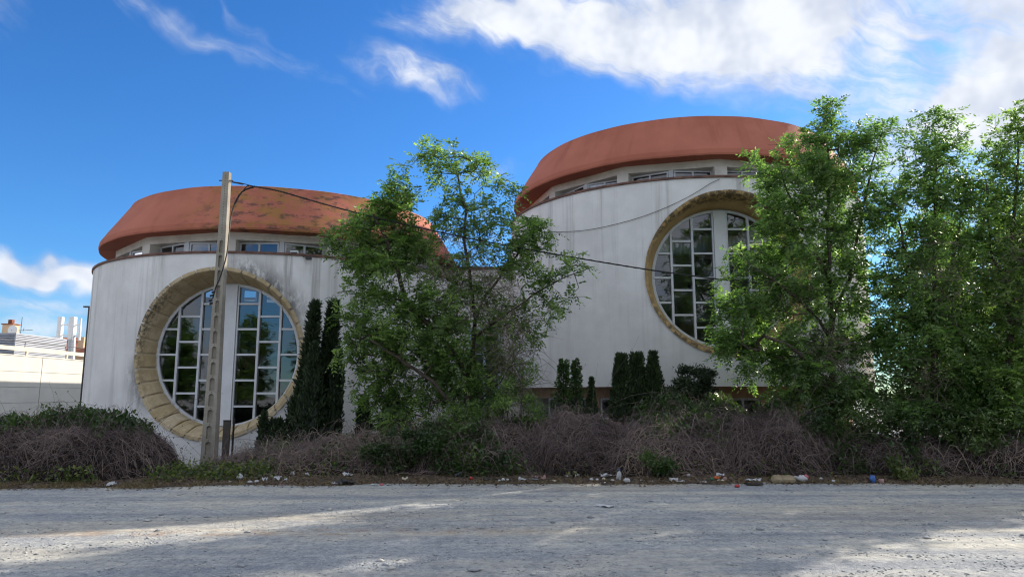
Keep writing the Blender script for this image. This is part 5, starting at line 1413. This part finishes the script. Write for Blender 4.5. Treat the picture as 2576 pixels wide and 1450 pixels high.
def r5(x, y): return (560 + x / 4.025) * .8583, (1180 + y / 4.025) * .8583
def r6(x, y): return (1300 + x / 3.68) * .8583, (1340 + y / 3.68) * .8583
def r7(x, y): return (1950 + x / 3.435) * .8583, (1340 + y / 3.435) * .8583
SC = 'white scraps along the verge'
LIT = [  # place, kind, colour, width, height, name, label
    (r5(570, 905), wad, 'white', .19, .16, 'plastic_bag', 'crumpled white bag on the verge in front of the dark cypresses, nearest the concrete pole'),
    (r5(690, 945), wad, 'white', .17, .07, 'stone', 'flat pale rounded stone lying just right of the crumpled white bag'), (r5(770, 940), wad, 'white', .13, .08, 'paper_scrap', None),
    (r5(865, 915), sheet, 'white', .14, .09, 'paper_scrap', None), (r5(1020, 910), sheet, 'white', .22, .12, 'paper_scrap', 'large white paper scrap below the straw-coloured brambles'), (r5(1110, 912), sheet, 'white', .12, .06, 'paper_scrap', None),
    (r5(1190, 850), sheet, 'white', .12, .10, 'paper_scrap', None), (r5(1270, 835), wad, 'white', .07, .06, 'paper_scrap', None), (r5(1370, 860), sheet, 'white', .14, .08, 'paper_scrap', None), (r5(1840, 862), sheet, 'white', .26, .10, 'paper_scrap', 'torn white paper under the dark shrub of the central ash'),
    (r5(1810, 955), sheet, 'black', .50, .12, 'plastic_sheet', 'crumpled black plastic sheet at the gravel edge below the dark shrub'), (r5(1700, 950), sheet, 'white', .18, .06, 'paper_scrap', None), (r5(2245, 970), wad, 'pink', .13, .05, 'wrapper', 'pink wrapper at the gravel edge near the black plastic sheet'),
    (r5(2160, 968), sheet, 'white', .16, .04, 'paper_scrap', None), (r5(2520, 910), sheet, 'cream', .14, .08, 'paper_scrap', None), (r5(1060, 975), sheet, 'rose', .14, .03, 'paper_scrap', 'faded rose paper scrap on the gravel below the straw-coloured brambles'), (r5(460, 935), wad, 'white', .10, .05, 'paper_scrap', None),
    ((281, 1222), sheet, 'white', .24, .12, 'paper_scrap', 'torn white paper in front of the purple-brown bramble mound'),
    (r6(165, 200), sheet, 'grey', .20, .10, 'plastic_sheet', 'grey-blue plastic scrap under the brown canes'), (r6(295, 235), wad, 'red', .09, .09, 'wrapper', 'small red wrapper under the foot of the ash tree'), (r6(490, 220), sheet, 'black', .34, .06, 'plastic_sheet', 'flat dark plastic strip beneath the brown cane tangle'),
    (r6(600, 252), wad, 'white', .08, .05, 'paper_scrap', None), (r6(640, 245), wad, 'white', .10, .09, 'paper_scrap', None), (r6(690, 243), wad, 'white', .10, .06, 'paper_scrap', None), (r6(820, 243), wad, 'white', .10, .10, 'paper_scrap', None), (r6(860, 222), sheet, 'white', .15, .05, 'paper_scrap', None),
    (r6(985, 210), sheet, 'rose', .20, .08, 'paper_scrap', 'pinkish torn paper, left of a pair below the grey bramble mound'), (r6(1075, 232), sheet, 'rose', .15, .12, 'paper_scrap', 'pinkish crumpled paper, right of a pair below the grey bramble mound'), (r6(970, 235), sheet, 'grey', .26, .04, 'plastic_sheet', 'grey plastic strip between the pinkish papers'),
    (r6(1190, 250), sheet, 'cream', .18, .03, 'paper_scrap', None), (r6(1340, 203), sheet, 'white', .22, .04, 'paper_scrap', None), (r6(1440, 208), sheet, 'white', .12, .09, 'paper_scrap', None), (r6(1720, 175), wad, 'red', .12, .10, 'wrapper', 'bright red wrapper above the long white scrap'), (r6(1660, 192), sheet, 'white', .18, .05, 'paper_scrap', None),
    (r6(1745, 215), sheet, 'white', .30, .10, 'paper_scrap', 'long white paper scrap below the bright red wrapper'), (r6(1595, 248), wad, 'white', .11, .07, 'paper_scrap', None), (r6(1655, 248), wad, 'white', .09, .06, 'paper_scrap', None), (r6(1725, 245), wad, 'cream', .10, .08, 'paper_scrap', None), (r6(1820, 252), wad, 'white', .11, .05, 'paper_scrap', None),
    (r6(2000, 203), wad, 'cream', .15, .09, 'paper_scrap', 'cream crumpled carton under the grey bramble mound'), (r6(1975, 272), wad, 'white', .19, .13, 'plastic_bag', 'white plastic bag at the gravel edge right of the small white bottle'), (r6(1740, 293), sheet, 'black', .22, .05, 'plastic_sheet', 'small black scrap just out on the gravel'),
    (r6(2480, 240), sheet, 'white', .24, .12, 'paper_scrap', None), (r6(2550, 260), sheet, 'white', .22, .05, 'paper_scrap', None), (r6(1740, 528), sheet, 'white', .36, .035, 'paper_scrap', 'white paper lying alone out on the gravel'), (r6(2130, 252), wad, 'white', .07, .05, 'paper_scrap', None), (r6(2240, 257), sheet, 'white', .10, .03, 'paper_scrap', None),
    (r7(230, 190), wad, 'white', .10, .08, 'paper_scrap', None), (r7(385, 250), sheet, 'white', .18, .04, 'paper_scrap', None), (r7(515, 210), sheet, 'orange', .22, .08, 'wrapper', 'orange wrapper under the dome of grey canes'), (r7(465, 228), wad, 'green', .14, .08, 'wrapper', 'dark green wrapper beside the orange wrapper'),
    (r7(600, 230), wad, 'rose', .11, .12, 'wrapper', 'faded rose carton right of the orange wrapper'), (r7(550, 180), sheet, 'white', .22, .10, 'paper_scrap', None), (r7(555, 235), sheet, 'cream', .18, .04, 'paper_scrap', None), (r7(720, 298), wad, 'red', .16, .07, 'wrapper', 'red wrapper lying out on the gravel'),
    (r7(845, 238), sheet, 'white', .20, .08, 'paper_scrap', None), (r7(920, 233), sheet, 'white', .22, .07, 'paper_scrap', None), (r7(890, 278), sheet, 'black', .46, .06, 'plastic_sheet', 'dark plastic sheet at the gravel edge left of the tan foam slab'), (r7(1005, 260), sheet, 'white', .22, .03, 'paper_scrap', None),
    (r7(1300, 225), sheet, 'white', .22, .10, 'paper_scrap', None), (r7(1375, 242), wad, 'white', .30, .17, 'plastic_bag', 'large white plastic bag beside the tan foam slab'), (r7(1415, 218), wad, 'pink', .14, .13, 'wrapper', 'pinkish red wrapper behind the large white plastic bag'),
    (r7(1565, 220), wad, 'white', .12, .06, 'paper_scrap', None), (r7(1690, 250), wad, 'white', .11, .08, 'paper_scrap', None), (r7(2085, 245), wad, 'blue', .20, .21, 'plastic_bag', 'blue plastic bag under the right-hand trees'), (r7(2170, 245), wad, 'rose', .17, .12, 'wrapper', 'faded rose carton beside the blue plastic bag'),
]
scraps = []
for i, ((x, y), kind, colr, w_, h_, nm, lab) in enumerate(LIT):
    p = on_ground(x, y); V, F = kind(w_ * .66, h_ * .7, i * 1.37 + .5)
    o = mesh(nm, V, F, PAPER[colr], None, kind is wad); o.location = (p[0], p[1], p[2] + .002); o.rotation_euler = (0, 0, rng.normal() * .35)
    if lab: tag(o, lab, {'paper_scrap': 'paper', 'plastic_bag': 'bag', 'plastic_sheet': 'plastic', 'wrapper': 'wrapper', 'stone': 'stone'}[nm])
    else: tag(o, 'small pale paper scrap among the leaf litter on the verge', 'paper', SC); scraps.append(o)
ORD = ['first', 'second', 'third', 'fourth', 'fifth', 'sixth', 'seventh', 'eighth', 'ninth', 'tenth', 'eleventh', 'twelfth', 'thirteenth', 'fourteenth', 'fifteenth']
zones = [(-99, -1.7, 'below the straw-coloured brambles and dark shrub'), (-1.7, 2.6, 'below the brown cane tangle'), (2.6, 5.0, 'below the grey bramble mound and dome'), (5.0, 99, 'below the tall ash trees')]
for xa, xb, txt in zones:
    for k_, o in enumerate(sorted([q for q in scraps if xa <= q.location.x < xb], key=lambda q: q.location.x)): o['label'] = ORD[min(k_, 14)] + ' small pale scrap from the left ' + txt
p = on_ground(*r6(1885, 240)); bt = empty('bottle', tuple(p + np.array((0, 0, .0))))
V, F = revolve([(0.001, 0), (.04, 0.0), (.045, .01), (.045, .12), (.03, .15), (.015, .165), (.015, .185)], 14); mesh('body', V, F, PAPER['white'], bt, True)
V, F = revolve([(.018, .18), (.018, .205), (.001, .206)], 12); mesh('cap', V, F, PAPER['blue'], bt); bt.rotation_euler = (.12, .1, 0); tag(bt, 'small white plastic bottle standing below the grey bramble mound', 'bottle')
p = on_ground(*r7(1185, 248)); V = []; F = []; n = 14
for i in range(n + 1):
    for j, (yy, zz) in enumerate(((-.10, 0), (-.11, .06), (-.07, .12), (.06, .13), (.1, .06), (.1, 0))):
        u = i / n; e = min(1, 6 * min(u, 1 - u) + .45); V.append(((u - .5) * .44, yy * e + .02 * mnoise.noise((u * 6, j, 0)), max(0, zz * e + .03 * mnoise.noise((u * 7, j * 2, 4)))))
for i in range(n):
    for j in range(5): F.append((i * 6 + j, (i + 1) * 6 + j, (i + 1) * 6 + j + 1, i * 6 + j + 1))
F += [tuple(range(6)), tuple(range(n * 6, n * 6 + 6))[::-1]]
o = mesh('foam_slab', V, F, PAPER['tan'], None, False); o.location = tuple(p); tag(o, 'lumpy tan foam slab at the gravel edge below the ash trees', 'foam slab')
p0, p1 = on_ground(*r5(605, 830)), on_ground(*r5(830, 800)); ot = empty('plastic_pipe', tuple(p0 + np.array((0, 0, .05))))
V, F = tube(spline([(0, 0, 0), (.25, .1, .02), (p1[0] - p0[0], .25, .05)], 6), .03, 10); mesh('tube', V, F, PAPER['orange'], ot, True); V, F = tube([(-.03, 0, 0), (.03, .01, 0)], .037, 10); mesh('collar', V, F, PAPER['orange'], ot); tag(ot, 'orange plastic pipe lying beside the foot of the cypress clump', 'pipe')

# ------------------------------------------------------------------ trees across the lot, mirrored in the round windows
def copy_tree(root, loc, rz, s, label):
    r = root.copy(); C.objects.link(r); r.location = loc; r.rotation_euler = (0, 0, rz); r.scale = s; r['label'] = label; r['group'] = 'trees across the lot'
    for ch_ in list(root.children):
        c_ = ch_.copy(); C.objects.link(c_); c_.parent = r
for i in range(14):
    copy_tree((t2, t3)[i % 2], (-42 + 6.0 * i + rng.normal() * .6, -24 + rng.normal() * 1.2, 0), rng.random() * 6.28, (2.2, 2.2, 1.08 + .15 * rng.random()), ORD[i] + ' ash tree in the row across the lot, mirrored in the round windows')
r = t3.copy(); C.objects.link(r); r.location = (13.3, 15.4, 0); r.rotation_euler = (0, 0, 2.0); r.scale = (.95, .95, .74); r['label'] = 'ash tree just outside the right edge, shading the gravel'
for ch_ in list(t3.children):
    c_ = ch_.copy(); C.objects.link(c_); c_.parent = r
for k_, (x, y, rz, sc_, lab) in enumerate(((12.6, 20.5, .7, (1.25, 1.25, .92), 'sunlit ash tree standing behind the upright ash tree'), (16.6, 21.5, 2.9, (1.3, 1.3, 1.0), 'sunlit ash tree standing behind the right-edge tree'))):
    r = t2.copy(); C.objects.link(r); r.location = (x, y, -0.1); r.rotation_euler = (0, 0, rz); r.scale = sc_; r['label'] = lab
    for ch_ in list(t2.children):
        c_ = ch_.copy(); C.objects.link(c_); c_.parent = r
